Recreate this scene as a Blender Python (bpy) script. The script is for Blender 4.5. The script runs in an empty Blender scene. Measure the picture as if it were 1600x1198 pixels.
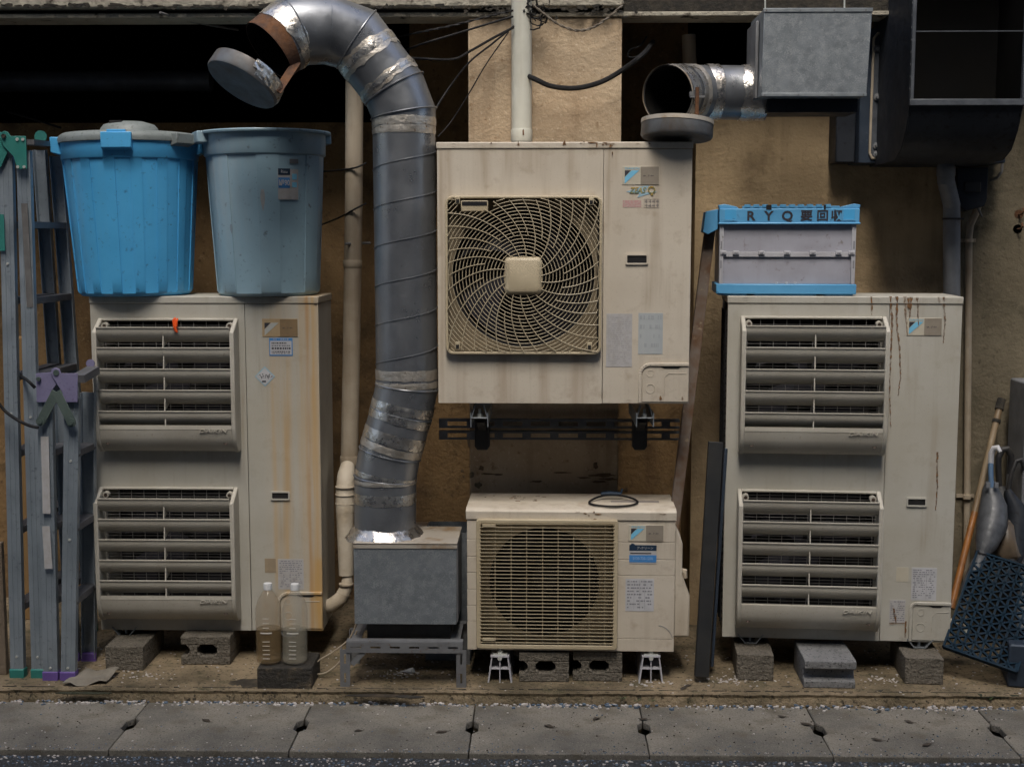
import bpy, bmesh, math, random
from mathutils import Vector, Matrix, Euler
R = math.radians
random.seed(7)
SC = bpy.context.scene
COL = SC.collection

# ------------------------------------------------------------------ camera, sky, sun, exposure
FPX = 2050.0
CAMLOC = Vector((0, 0, 1.72))
cam_d = bpy.data.cameras.new('camera'); cam = bpy.data.objects.new('camera', cam_d); COL.objects.link(cam)
cam_d.sensor_width = 36; cam_d.lens = 36 * FPX / 1600; cam_d.clip_end = 200; cam_d.clip_start = .05
cam.location = CAMLOC; cam.rotation_euler = (R(90 - 6.32), 0, R(1.17))
CM = Euler((R(90 - 6.32), 0, R(1.17))).to_matrix()
SC.camera = cam

SUN_EL, SUN_AZ = 57.0, 186.0      # azimuth measured so that 180 = behind the camera
world = bpy.data.worlds.new('World'); SC.world = world; world.use_nodes = True
wn = world.node_tree.nodes; wl = world.node_tree.links
bg = wn['Background']; bg.inputs['Strength'].default_value = 0.06
sky = wn.new('ShaderNodeTexSky'); sky.sky_type = 'NISHITA'; sky.sun_disc = False
sky.sun_elevation = R(SUN_EL); sky.sun_rotation = R(SUN_AZ)
sky.air_density = 1.0; sky.dust_density = 4.0; sky.ozone_density = 1.0
wl.new(sky.outputs[0], bg.inputs[0])
sd = bpy.data.lights.new('sun', 'SUN'); sd.energy = 1.5; sd.angle = R(28); sd.color = (1, .95, .88)
sun = bpy.data.objects.new('sun', sd); COL.objects.link(sun)
az = R(SUN_AZ - 180)
sdir = Vector((math.sin(az) * -math.cos(R(SUN_EL)), -math.cos(az) * math.cos(R(SUN_EL)), math.sin(R(SUN_EL))))
sun.rotation_euler = sdir.to_track_quat('Z', 'Y').to_euler()
SC.view_settings.view_transform = 'Standard'; SC.view_settings.look = 'None'
SC.view_settings.gamma = 1; SC.view_settings.use_curve_mapping = False
SC.view_settings.exposure = 1.86
SC.render.engine = 'CYCLES'

# ------------------------------------------------------------------ helpers
def ray(px, py): return CM @ Vector(((px - 800) / FPX, -(py - 599) / FPX, -1))
def at(px, py, Y):
    d = ray(px, py); return CAMLOC + d * (Y / d.y)
def atz(px, py, z):
    d = ray(px, py); return CAMLOC + d * ((z - CAMLOC.z) / d.z)

class Frame:
    def __init__(s, loc, rz=0):
        s.loc = Vector(loc); s.rz = rz; s.m = Matrix.Translation(s.loc) @ Matrix.Rotation(rz, 4, 'Z'); s.i = s.m.inverted()
    def l(s, px, py, y=0.0):
        o = s.i @ CAMLOC; d = s.i.to_3x3() @ ray(px, py)
        return o + d * ((y - o.y) / d.y)

class MB:
    def __init__(s): s.v = []; s.f = []
    def add(s, vs, fs):
        b = len(s.v); s.v += [tuple(v) for v in vs]; s.f += [[i + b for i in f] for f in fs]; return s
    def box(s, x0, x1, y0, y1, z0, z1):
        return s.add([(x0,y0,z0),(x1,y0,z0),(x1,y1,z0),(x0,y1,z0),(x0,y0,z1),(x1,y0,z1),(x1,y1,z1),(x0,y1,z1)],
                     [(0,3,2,1),(4,5,6,7),(0,1,5,4),(1,2,6,5),(2,3,7,6),(3,0,4,7)])
    def bar(s, p0, p1, w, h, up=(0, 0, 1), w1=None, h1=None):
        p0 = Vector(p0); p1 = Vector(p1); d = (p1 - p0).normalized(); up = Vector(up)
        a = d.cross(up)
        if a.length < 1e-4: a = d.cross(Vector((1, 0, 0)))
        a.normalize(); b = a.cross(d); vs = []
        for p, ww, hh in ((p0, w, h), (p1, w1 or w, h1 or h)):
            for sa, sb in ((-1,-1),(1,-1),(1,1),(-1,1)): vs.append(p + a * sa * ww / 2 + b * sb * hh / 2)
        return s.add(vs, [(0,1,2,3),(7,6,5,4),(0,4,5,1),(1,5,6,2),(2,6,7,3),(3,7,4,0)])
    def tube(s, path, r, n=10, closed=False, caps=True, squash=None):
        P = [Vector(p) for p in path]; m = len(P)
        rr = r if isinstance(r, (list, tuple)) else [r] * m
        d = [(P[(i+1) % m] - P[i]).normalized() for i in range(m if closed else m - 1)]
        ref = Vector((0, 0, 1)) if abs(d[0].z) < .9 else Vector((0, 1, 0))
        u = d[0].cross(ref).normalized(); v = u.cross(d[0]); rings = []; vs = []
        for i in range(m):
            if closed: din, dout = d[i-1], d[i]
            else: din = d[max(i-1, 0)]; dout = d[min(i, m-2)]
            if i == 0: din = dout
            nn = (din + dout).normalized()
            for k in range(n):
                a = 2 * math.pi * k / n; o = (u * math.cos(a) + v * math.sin(a)) * rr[i]
                c = din.dot(nn)
                t = -o.dot(nn) / c if c > .3 else 0
                vs.append(P[i] + o + din * t)
            q = din.rotation_difference(dout); u = q @ u; v = q @ v
        fs = []
        for i in range(m if closed else m - 1):
            j = (i + 1) % m
            for k in range(n): fs.append((i*n+k, i*n+(k+1) % n, j*n+(k+1) % n, j*n+k))
        if caps and not closed:
            fs.append(tuple(range(n))[::-1]); fs.append(tuple((m-1)*n + k for k in range(n)))
        return s.add(vs, fs)
    def lathe(s, prof, n=32, mat=None, rf=None, caps=False, angs=None):
        mat = mat or Matrix(); vs = []; fs = []; m = len(prof)
        if angs: n = len(angs)
        for i, (r, z) in enumerate(prof):
            for k in range(n):
                a = angs[k] if angs else 2 * math.pi * k / n
                q = r + (rf(a, i) if rf else 0)
                vs.append(mat @ Vector((q * math.cos(a), q * math.sin(a), z)))
        for i in range(m - 1):
            for k in range(n): fs.append((i*n+k, i*n+(k+1) % n, (i+1)*n+(k+1) % n, (i+1)*n+k))
        if caps: fs.append(tuple(range(n))[::-1]); fs.append(tuple((m-1)*n + k for k in range(n)))
        return s.add(vs, fs)
    def prism(s, poly, ax, a, b):
        f = {'y': lambda p, t: (p[0], t, p[1]), 'x': lambda p, t: (t, p[0], p[1]), 'z': lambda p, t: (p[0], p[1], t)}[ax]
        n = len(poly); vs = [f(p, a) for p in poly] + [f(p, b) for p in poly]
        fs = [tuple(range(n)), tuple(range(n, 2*n))[::-1]] + [(i, (i+1) % n, n + (i+1) % n, n + i) for i in range(n)]
        return s.add(vs, fs)
    def xf(s, m, start=0):
        s.v = s.v[:start] + [tuple(m @ Vector(p)) for p in s.v[start:]]; return s
    def build(s, name, mat, parent=None, smooth=False, bevel=0, label=None, seg=2):
        me = bpy.data.meshes.new(name); me.from_pydata(s.v, [], s.f)
        bm = bmesh.new(); bm.from_mesh(me); bmesh.ops.recalc_face_normals(bm, faces=bm.faces); bm.to_mesh(me); bm.free()
        me.materials.append(mat)
        if smooth:
            me.polygons.foreach_set('use_smooth', [True] * len(me.polygons)); me.set_sharp_from_angle(angle=R(38))
        o = bpy.data.objects.new(name, me); COL.objects.link(o)
        if parent: o.parent = parent
        if bevel:
            b = o.modifiers.new('bevel', 'BEVEL'); b.width = bevel; b.segments = seg; b.limit_method = 'ANGLE'; b.angle_limit = R(40)
            me.polygons.foreach_set('use_smooth', [True] * len(me.polygons))
            if not smooth: me.set_sharp_from_angle(angle=R(38))
            b.harden_normals = False
        if label: o['label'] = label
        return o

def tag(o, label=None, cat=None, group=None, kind=None):
    if label: o['label'] = label
    if cat: o['category'] = cat
    if group: o['group'] = group
    if kind: o['kind'] = kind
    return o
def empty(name, loc, rz=0, **k):
    o = bpy.data.objects.new(name, None); COL.objects.link(o); o.empty_display_size = .1
    o.location = loc; o.rotation_euler = (0, 0, rz); return tag(o, **k)
def copy_tree(o, parent=None):
    c = o.copy(); COL.objects.link(c); c.parent = parent
    for ch in list(o.children): copy_tree(ch, c)
    return c
def rel(o):            # shift helper: converts world points to the local space of an unrotated empty
    L = Vector(o.location); return lambda p: Vector(p) - L
def text(name, body, h, loc, mat, parent, wscale=1.0, thick=.0004, shear=0, rot=(90, 0, 0), bold=0, align='CENTER'):
    c = bpy.data.curves.new(name, 'FONT'); c.body = body; c.size = 1; c.extrude = thick / h; c.shear = shear; c.offset = bold
    c.align_x = align; c.align_y = 'CENTER'; c.resolution_u = 3
    o = bpy.data.objects.new(name, c); COL.objects.link(o)
    bpy.context.view_layer.update()
    me = bpy.data.meshes.new_from_object(o.evaluated_get(bpy.context.evaluated_depsgraph_get()))
    bpy.data.objects.remove(o); bpy.data.curves.remove(c)
    m = Matrix.Translation(loc) @ Euler([R(a) for a in rot]).to_matrix().to_4x4() @ Matrix.Diagonal((h * wscale, h, h, 1))
    me.transform(m); me.name = name; me.materials.clear(); me.materials.append(mat)
    t = bpy.data.objects.new(name, me); COL.objects.link(t); t.parent = parent; return t

# ------------------------------------------------------------------ materials
def M(name, col, col2=None, sc=4, lo=.4, hi=.7, rough=.6, metal=0, streak=None, bump=0, bsc=60, fine=None, rvar=.12, zscale=1.0, spec=.5, mid=None, fine2=None, fine3=None):
    m = bpy.data.materials.new(name); m.use_nodes = True; nt = m.node_tree; N = nt.nodes; L = nt.links
    b = N['Principled BSDF']; tc = N.new('ShaderNodeTexCoord')
    def noise(scale, det=6, st=None, rgh=.6, loc=(0, 0, 0)):
        mp = N.new('ShaderNodeMapping'); L.new(tc.outputs['Object'], mp.inputs[0]); mp.inputs['Location'].default_value = loc
        if st: mp.inputs['Scale'].default_value = st
        t = N.new('ShaderNodeTexNoise'); t.inputs['Scale'].default_value = scale; t.inputs['Detail'].default_value = det
        t.inputs['Roughness'].default_value = rgh; L.new(mp.outputs[0], t.inputs['Vector']); return t.outputs['Fac']
    def ramp(src, a, c, amt=1):
        r = N.new('ShaderNodeMapRange'); r.inputs['From Min'].default_value = a; r.inputs['From Max'].default_value = c
        r.inputs['To Max'].default_value = amt; L.new(src, r.inputs['Value']); return r.outputs[0]
    def mix(f, c1, c2):
        x = N.new('ShaderNodeMix'); x.data_type = 'RGBA'; L.new(f, x.inputs[0])
        for i, c in ((6, c1), (7, c2)):
            if isinstance(c, (tuple, list)): x.inputs[i].default_value = (*c, 1)
            else: L.new(c, x.inputs[i])
        return x.outputs[2]
    cur = col
    if col2: cur = mix(ramp(noise(sc, st=(1, 1, zscale)), lo, hi), cur, col2)
    if fine: cur = mix(ramp(noise(fine[0], 3, loc=(3, 1, 2)), fine[2], fine[3]), cur, fine[1])
    for k_, fx in enumerate((fine3, fine2)):
        if fx: cur = mix(ramp(noise(fx[0], 4, loc=(8 + k_, 5, 6)), fx[2], fx[3], .8), cur, fx[1])
    if streak:      # (colour, amount, x frequency, threshold)
        s1 = ramp(noise(1, 5, st=(streak[2], streak[2], streak[2] * .05), loc=(5, 2, 1)), streak[3], streak[3] + .16)
        s2 = ramp(noise(3.2, 3, loc=(9, 4, 0)), .35, .7, streak[1])
        mu = N.new('ShaderNodeMath'); mu.operation = 'MULTIPLY'; L.new(s1, mu.inputs[0]); L.new(s2, mu.inputs[1])
        cur = mix(mu.outputs[0], cur, streak[0])
    if isinstance(cur, (tuple, list)): b.inputs['Base Color'].default_value = (*cur, 1)
    else: L.new(cur, b.inputs['Base Color'])
    b.inputs['Metallic'].default_value = metal
    b.inputs['Specular IOR Level'].default_value = spec
    rr = N.new('ShaderNodeMapRange'); rr.inputs['From Min'].default_value = .3; rr.inputs['From Max'].default_value = .7
    rr.inputs['To Min'].default_value = max(.03, rough - rvar); rr.inputs['To Max'].default_value = min(1, rough + rvar)
    L.new(noise(sc * 2.3, 4, loc=(1, 7, 3)), rr.inputs['Value']); L.new(rr.outputs[0], b.inputs['Roughness'])
    if bump:
        bp = N.new('ShaderNodeBump'); bp.inputs['Strength'].default_value = bump; bp.inputs['Distance'].default_value = .02 if bump >= .8 else .01
        L.new(noise(bsc, 5), bp.inputs['Height']); L.new(bp.outputs[0], b.inputs['Normal'])
    m['nt'] = 1
    return m

BEIGE = (.56, .50, .41)
m_case = M('beige_enamel', BEIGE, (.49, .43, .345), sc=3, fine3=(13, (.40, .33, .25), .56, .72), fine2=(260, (.30, .24, .18), .66, .70), rough=.5, streak=((.27, .20, .13), .55, 22, .50), bump=.04, bsc=25, fine=(160, (.40, .34, .27), .62, .72))
m_case_grey = M('grey_beige_enamel', (.45, .435, .385), (.395, .37, .31), sc=3, fine3=(13, (.37, .34, .28), .56, .72), fine2=(260, (.28, .24, .18), .66, .70), rough=.5, streak=((.25, .19, .12), .5, 22, .52), bump=.04, bsc=25, fine=(150, (.36, .32, .26), .62, .72))
m_plastic = M('beige_plastic', (.47, .445, .385), (.40, .37, .31), sc=6, rough=.55, bump=.03, bsc=40, fine=(120, (.36, .31, .25), .6, .72))
m_guard = M('yellowed_plastic', (.46, .39, .265), (.38, .31, .20), sc=5, rough=.55)
m_fin = M('dark_coil', (.02, .02, .022), (.03, .028, .026), sc=20, rough=.85, spec=.1)
m_fan = M('fan_plastic', (.028, .028, .038), (.02, .02, .024), sc=8, rough=.6, spec=.25)
m_black = M('black_rubber', (.015, .015, .017), (.03, .028, .025), sc=10, rough=.6)
m_screw = M('rusty_screw', (.09, .06, .045), (.04, .03, .025), sc=60, rough=.6, metal=.3)
m_rust = M('rust', (.13, .055, .02), (.06, .03, .018), sc=25, rough=.85, bump=.3, bsc=80)
m_stainrust = M('rust_stain', (.20, .10, .035), (.12, .055, .022), sc=40, rough=.8)
def breakup(m, scale, a, c):
    nt = m.node_tree; N = nt.nodes; L = nt.links; t = N.new('ShaderNodeTexNoise'); t.inputs['Scale'].default_value = scale; t.inputs['Detail'].default_value = 5
    tc = N.new('ShaderNodeTexCoord'); L.new(tc.outputs['Object'], t.inputs['Vector'])
    r = N.new('ShaderNodeMapRange'); r.inputs['From Min'].default_value = a; r.inputs['From Max'].default_value = c; L.new(t.outputs['Fac'], r.inputs['Value']); L.new(r.outputs[0], N['Principled BSDF'].inputs['Alpha'])
breakup(m_stainrust, 55, .30, .62)
m_yellow = M('yellow_stain', (.50, .33, .13), (.42, .30, .16), sc=14, rough=.6)
m_duct = M('spiral_duct_steel', (.28, .29, .305), (.21, .218, .232), sc=5, rough=.36, metal=.75, fine=(90, (.26, .28, .30), .55, .7), streak=((.36, .37, .38), .4, 18, .55), bump=.05, bsc=30)
m_galv = M('galvanised_steel', (.31, .34, .36), (.21, .235, .25), sc=26, lo=.42, hi=.58, rough=.5, metal=.6, fine=(70, (.38, .40, .41), .56, .66), bump=.06, bsc=60)
def spangle(m, scale, amt, dark, light):
    nt = m.node_tree; N = nt.nodes; L = nt.links; b = N['Principled BSDF']; tc = N.new('ShaderNodeTexCoord')
    v = N.new('ShaderNodeTexVoronoi'); v.inputs['Scale'].default_value = scale; v.inputs['Randomness'].default_value = 1
    nz = N.new('ShaderNodeTexNoise'); nz.inputs['Scale'].default_value = scale * .8
    ad = N.new('ShaderNodeMix'); ad.data_type = 'RGBA'; ad.inputs[0].default_value = .06; L.new(tc.outputs['Object'], ad.inputs[6]); L.new(nz.outputs['Color'], ad.inputs[7]); L.new(ad.outputs[2], v.inputs['Vector'])
    sp = N.new('ShaderNodeSeparateColor'); L.new(v.outputs['Color'], sp.inputs[0])
    mr = N.new('ShaderNodeMapRange'); mr.inputs['To Max'].default_value = amt; L.new(sp.outputs[0], mr.inputs['Value'])
    cur = b.inputs['Base Color'].links[0].from_socket
    for col, ch in ((dark, 0), (light, 1)):
        mr = N.new('ShaderNodeMapRange'); mr.inputs['From Min'].default_value = .35; mr.inputs['To Max'].default_value = amt; L.new(sp.outputs[ch], mr.inputs['Value'])
        x = N.new('ShaderNodeMix'); x.data_type = 'RGBA'; L.new(mr.outputs[0], x.inputs[0]); L.new(cur, x.inputs[6]); x.inputs[7].default_value = (*col, 1); cur = x.outputs[2]
    L.new(cur, b.inputs['Base Color'])
    r = N.new('ShaderNodeMapRange'); r.inputs['To Min'].default_value = .38; r.inputs['To Max'].default_value = .62; L.new(sp.outputs[2], r.inputs['Value']); L.new(r.outputs[0], b.inputs['Roughness'])
    return m
m_galv = spangle(M('galvanised_steel', (.26, .285, .305), (.205, .23, .245), sc=7, lo=.38, hi=.66, rough=.5, metal=.6, streak=((.22, .22, .21), .5, 18, .54), bump=.04, bsc=30), 75, .5, (.20, .22, .24), (.46, .48, .49))
m_galvdark = M('dull_galvanised_cap', (.17, .18, .19), (.10, .09, .08), sc=9, rough=.6, metal=.45, streak=((.16, .09, .04), .5, 20, .5))
m_galvbeige = M('grimy_galvanised_edge', (.42, .38, .32), (.25, .16, .08), sc=9, lo=.5, hi=.68, rough=.6, metal=.3)
m_foil = M('aluminium_foil_tape', (.72, .69, .64), (.5, .46, .41), sc=16, lo=.45, hi=.7, rough=.3, metal=.95, bump=.5, bsc=30, fine=(60, (.40, .33, .25), .62, .74))
m_foildull = M('dull_foil_tape', (.62, .58, .52), (.46, .41, .34), sc=14, lo=.42, hi=.65, rough=.42, metal=.8, bump=.4, bsc=40, fine=(70, (.25, .18, .12), .62, .74))
m_pipewhite = M('white_pvc', (.56, .56, .49), (.48, .47, .40), sc=6, rough=.5, streak=((.30, .26, .2), .5, 40, .56))
m_pipebeige = M('beige_pvc', (.40, .34, .26), (.28, .22, .15), sc=5, rough=.6, streak=((.15, .1, .06), .6, 30, .5))
m_pipegrey = M('grey_pvc', (.19, .20, .215), (.12, .12, .13), sc=7, rough=.5)
m_wrap = M('pipe_wrap_tape', (.50, .44, .35), (.36, .29, .2), sc=9, rough=.65, bump=.3, bsc=30)
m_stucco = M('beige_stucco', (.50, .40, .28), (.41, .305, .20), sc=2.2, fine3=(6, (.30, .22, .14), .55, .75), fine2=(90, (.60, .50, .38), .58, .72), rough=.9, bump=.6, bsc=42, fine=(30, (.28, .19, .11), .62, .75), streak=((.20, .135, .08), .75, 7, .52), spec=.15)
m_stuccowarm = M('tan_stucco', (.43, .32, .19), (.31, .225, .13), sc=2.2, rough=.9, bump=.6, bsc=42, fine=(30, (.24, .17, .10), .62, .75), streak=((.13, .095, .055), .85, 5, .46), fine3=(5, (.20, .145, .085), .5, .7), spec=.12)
m_wallrec = M('shaded_brown_stucco', (.28, .18, .088), (.19, .118, .056), sc=2.0, fine3=(7, (.10, .07, .04), .52, .72), fine2=(80, (.36, .25, .14), .58, .72), rough=.95, bump=.6, bsc=45, fine=(40, (.12, .075, .04), .60, .75), streak=((.10, .06, .035), .8, 6, .48), spec=.1)  # recess shade put into the colour, darker than the pilaster stucco
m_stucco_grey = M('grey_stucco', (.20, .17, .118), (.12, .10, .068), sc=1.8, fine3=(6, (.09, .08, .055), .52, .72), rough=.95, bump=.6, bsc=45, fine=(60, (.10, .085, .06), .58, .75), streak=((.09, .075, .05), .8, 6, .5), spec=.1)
m_beam = M('stained_concrete_beam', (.40, .37, .30), (.26, .235, .19), sc=3, rough=.9, bump=.8, bsc=40, fine=(14, (.06, .05, .04), .60, .70), spec=.15)
m_chip = M('chipped_plaster', (.16, .11, .065), (.09, .06, .035), sc=60, rough=1, bump=.5, bsc=60)
m_mould = M('black_mould', (.018, .016, .013), (.05, .042, .03), sc=30, rough=1, bump=.6, bsc=50)
m_interior = M('shade_black_interior', (.004, .004, .004), (.007, .006, .005), sc=3, rough=.95, spec=.1)  # near-black colour stands in for the shade inside deep hollows
m_ledge = M('mossy_concrete', (.27, .21, .135), (.10, .08, .05), sc=3.2, lo=.38, hi=.66, fine3=(11, (.055, .055, .03), .54, .72), fine2=(140, (.36, .32, .25), .62, .72), rough=.95, bump=.8, bsc=60, fine=(55, (.05, .042, .03), .57, .66), spec=.15)
m_slab = M('pebbly_concrete', (.225, .205, .17), (.10, .095, .085), sc=2.4, lo=.36, hi=.66, rough=.92, bump=.5, bsc=150, fine=(120, (.07, .065, .058), .55, .68), spec=.2, fine2=(210, (.40, .37, .32), .60, .70), fine3=(9, (.11, .095, .07), .52, .72))
m_road = M('asphalt', (.032, .034, .036), (.05, .052, .055), sc=60, rough=.9, bump=1, bsc=130, fine=(120, (.16, .17, .19), .6, .66))
m_block = M('concrete_block', (.18, .16, .13), (.10, .088, .07), sc=7, rough=.95, bump=.9, bsc=70, fine=(110, (.07, .06, .05), .55, .66), spec=.15)
m_block2 = M('dark_concrete_block', (.20, .20, .20), (.13, .13, .13), sc=7, rough=.95, bump=.7, bsc=70, fine=(110, (.07, .07, .07), .55, .66), spec=.2)
m_mossblock = M('blackened_block', (.03, .026, .02), (.13, .10, .065), sc=16, lo=.5, hi=.7, rough=.95, bump=1, bsc=60)
m_blue = M('blue_plastic', (.08, .395, .72), (.065, .34, .64), sc=4, rough=.42, fine=(45, (.05, .19, .38), .62, .74), streak=((.13, .36, .54), .5, 9, .5), bump=.03, bsc=20)
m_bluegrey = M('grey_blue_plastic', (.28, .42, .50), (.235, .35, .42), sc=4, rough=.4, fine=(38, (.14, .19, .22), .62, .74), streak=((.38, .42, .43), .6, 8, .5), bump=.03, bsc=20)
m_lid = M('grey_plastic_lid', (.20, .225, .22), (.15, .17, .165), sc=6, rough=.55, fine=(60, (.1, .11, .1), .58, .72))
m_crateblue = M('sky_blue_plastic', (.11, .36, .62), (.085, .30, .54), sc=6, rough=.42, fine=(50, (.05, .16, .30), .64, .74))
m_crategrey = M('lilac_grey_plastic', (.36, .36, .41), (.29, .285, .32), sc=7, rough=.45, fine=(45, (.22, .2, .2), .62, .74), streak=((.2, .17, .15), .4, 25, .55))
m_cratelight = M('pale_grey_plastic', (.45, .45, .48), (.35, .34, .36), sc=8, rough=.5, fine=(70, (.22, .2, .19), .62, .74))
m_alu = M('weathered_aluminium', (.36, .41, .455), (.25, .295, .33), sc=5, rough=.45, metal=.55, fine=(60, (.2, .23, .25), .6, .74), streak=((.5, .55, .56), .5, 30, .55), bump=.05, bsc=30)
m_aludark = M('dull_aluminium', (.17, .17, .18), (.10, .10, .105), sc=6, rough=.55, metal=.5)
m_greenmetal = M('green_painted_steel', (.03, .20, .17), (.025, .15, .13), sc=9, rough=.5)
m_purple = M('purple_painted_steel', (.20, .185, .30), (.15, .135, .235), sc=9, rough=.5, fine=(90, (.12, .1, .18), .6, .72))
m_purple2 = M('violet_rubber', (.14, .08, .30), (.10, .06, .22), sc=9, rough=.6)
m_steelgreen = M('greenish_steel', (.13, .17, .15), (.09, .12, .11), sc=12, rough=.5, metal=.5)
m_slot = M('slotted_angle_steel', (.20, .205, .21), (.14, .14, .145), sc=8, rough=.6, metal=.4, fine=(50, (.12, .08, .05), .62, .74))
m_white = M('white_label', (.50, .50, .52), (.43, .43, .44), sc=20, rough=.5)
m_whitefade = M('faded_paper_label', (.43, .42, .42), (.38, .36, .34), sc=40, rough=.6, streak=((.5, .5, .5), .6, 60, .5))
m_lblue = M('label_blue', (.06, .22, .50), rough=.5)
m_ldark = M('label_navy', (.01, .03, .06), rough=.5)
m_cyan = M('label_cyan', (.18, .48, .68), rough=.5)
m_ink = M('ink', (.03, .03, .04), rough=.6)
m_inkgrey = M('grey_ink', (.22, .22, .24), rough=.6)
m_plate = M('pale_nameplate', (.50, .46, .37), (.46, .42, .33), sc=30, rough=.4)
m_plate2 = M('taupe_nameplate', (.27, .235, .19), (.24, .205, .16), sc=30, rough=.4)
m_plateold = M('amber_nameplate', (.40, .30, .18), (.36, .26, .15), sc=30, rough=.4)
m_plateold2 = M('brown_nameplate', (.24, .165, .09), (.20, .14, .08), sc=30, rough=.4)
m_silver = M('silver_emblem', (.55, .56, .52), rough=.35, metal=.3)
m_pink = M('faded_pink_print', (.46, .26, .25), (.44, .33, .29), sc=150, lo=.45, hi=.55, rough=.6)
m_greyprint = M('grey_print', (.25, .22, .2), rough=.6)
m_olive = M('olive_print', (.13, .17, .10), (.42, .30, .07), sc=90, lo=.45, hi=.55, rough=.6)
m_lightblue = M('light_blue_print', (.25, .42, .52), (.34, .45, .50), sc=60, rough=.6)
m_orange = M('orange_tie_plastic', (.75, .09, .012), rough=.35)
m_hood = M('black_painted_steel', (.016, .019, .025), (.026, .03, .038), sc=5, rough=.55, metal=.0, spec=.25, fine=(50, (.01, .01, .012), .55, .7))
m_hoodedge = M('worn_painted_edge', (.10, .11, .125), (.05, .055, .065), sc=14, rough=.5, metal=.3)
m_matdark = M('dark_plank', (.014, .015, .016), (.025, .024, .022), sc=7, rough=.6)
m_rustbar = M('rusty_steel_bar', (.16, .125, .10), (.11, .055, .025), sc=9, lo=.42, hi=.6, rough=.75, metal=.1, fine=(30, (.25, .19, .13), .62, .72))
m_oldwood = M('weathered_wood', (.20, .155, .11), (.09, .065, .045), sc=8, lo=.4, hi=.65, rough=.9, bump=.5, bsc=40, zscale=.15)
m_bluemat = M('dark_blue_plastic_mat', (.006, .020, .036), (.004, .014, .025), sc=8, rough=.75, spec=.15)
m_bamboo = M('worn_bamboo', (.20, .15, .09), (.13, .08, .04), sc=7, rough=.6, zscale=.4)
m_bambooo = M('orange_bamboo', (.27, .105, .022), (.14, .055, .015), sc=14, rough=.5)
m_cloth = M('grey_cloth', (.20, .18, .145), (.15, .13, .10), sc=10, rough=.95, bump=.5, bsc=50)
m_petal = M('white_petals', (.50, .47, .44), (.34, .30, .28), sc=30, rough=.8)
m_bluechip = M('blue_grey_chips', (.10, .14, .19), (.06, .08, .11), sc=30, rough=.8)
m_leaf = M('dead_leaf', (.035, .027, .02), (.06, .045, .03), sc=60, rough=.8)
m_green = M('weed_green', (.06, .09, .03), rough=.8)
m_cable = M('black_cable', (.009, .009, .01), (.018, .017, .017), sc=20, rough=.6, spec=.2)
m_cablegrey = M('grey_cable', (.15, .145, .14), (.09, .085, .08), sc=20, rough=.6)
m_cablebrown = M('brown_cable', (.14, .115, .085), (.05, .04, .03), sc=40, rough=.6)
m_cablebeige = M('beige_cable', (.40, .34, .26), (.28, .22, .15), sc=20, rough=.6)
m_blade = M('umbrella_clear_vinyl', (.075, .08, .088), (.03, .033, .038), sc=22, rough=.5, bump=.6, bsc=14)
m_bluesteel = M('blue_grey_steel', (.035, .05, .075), (.025, .035, .05), sc=6, rough=.5, metal=.3, fine=(60, (.06, .08, .1), .6, .7))
m_cardboard = M('cardboard', (.22, .13, .05), rough=.9)

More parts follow.
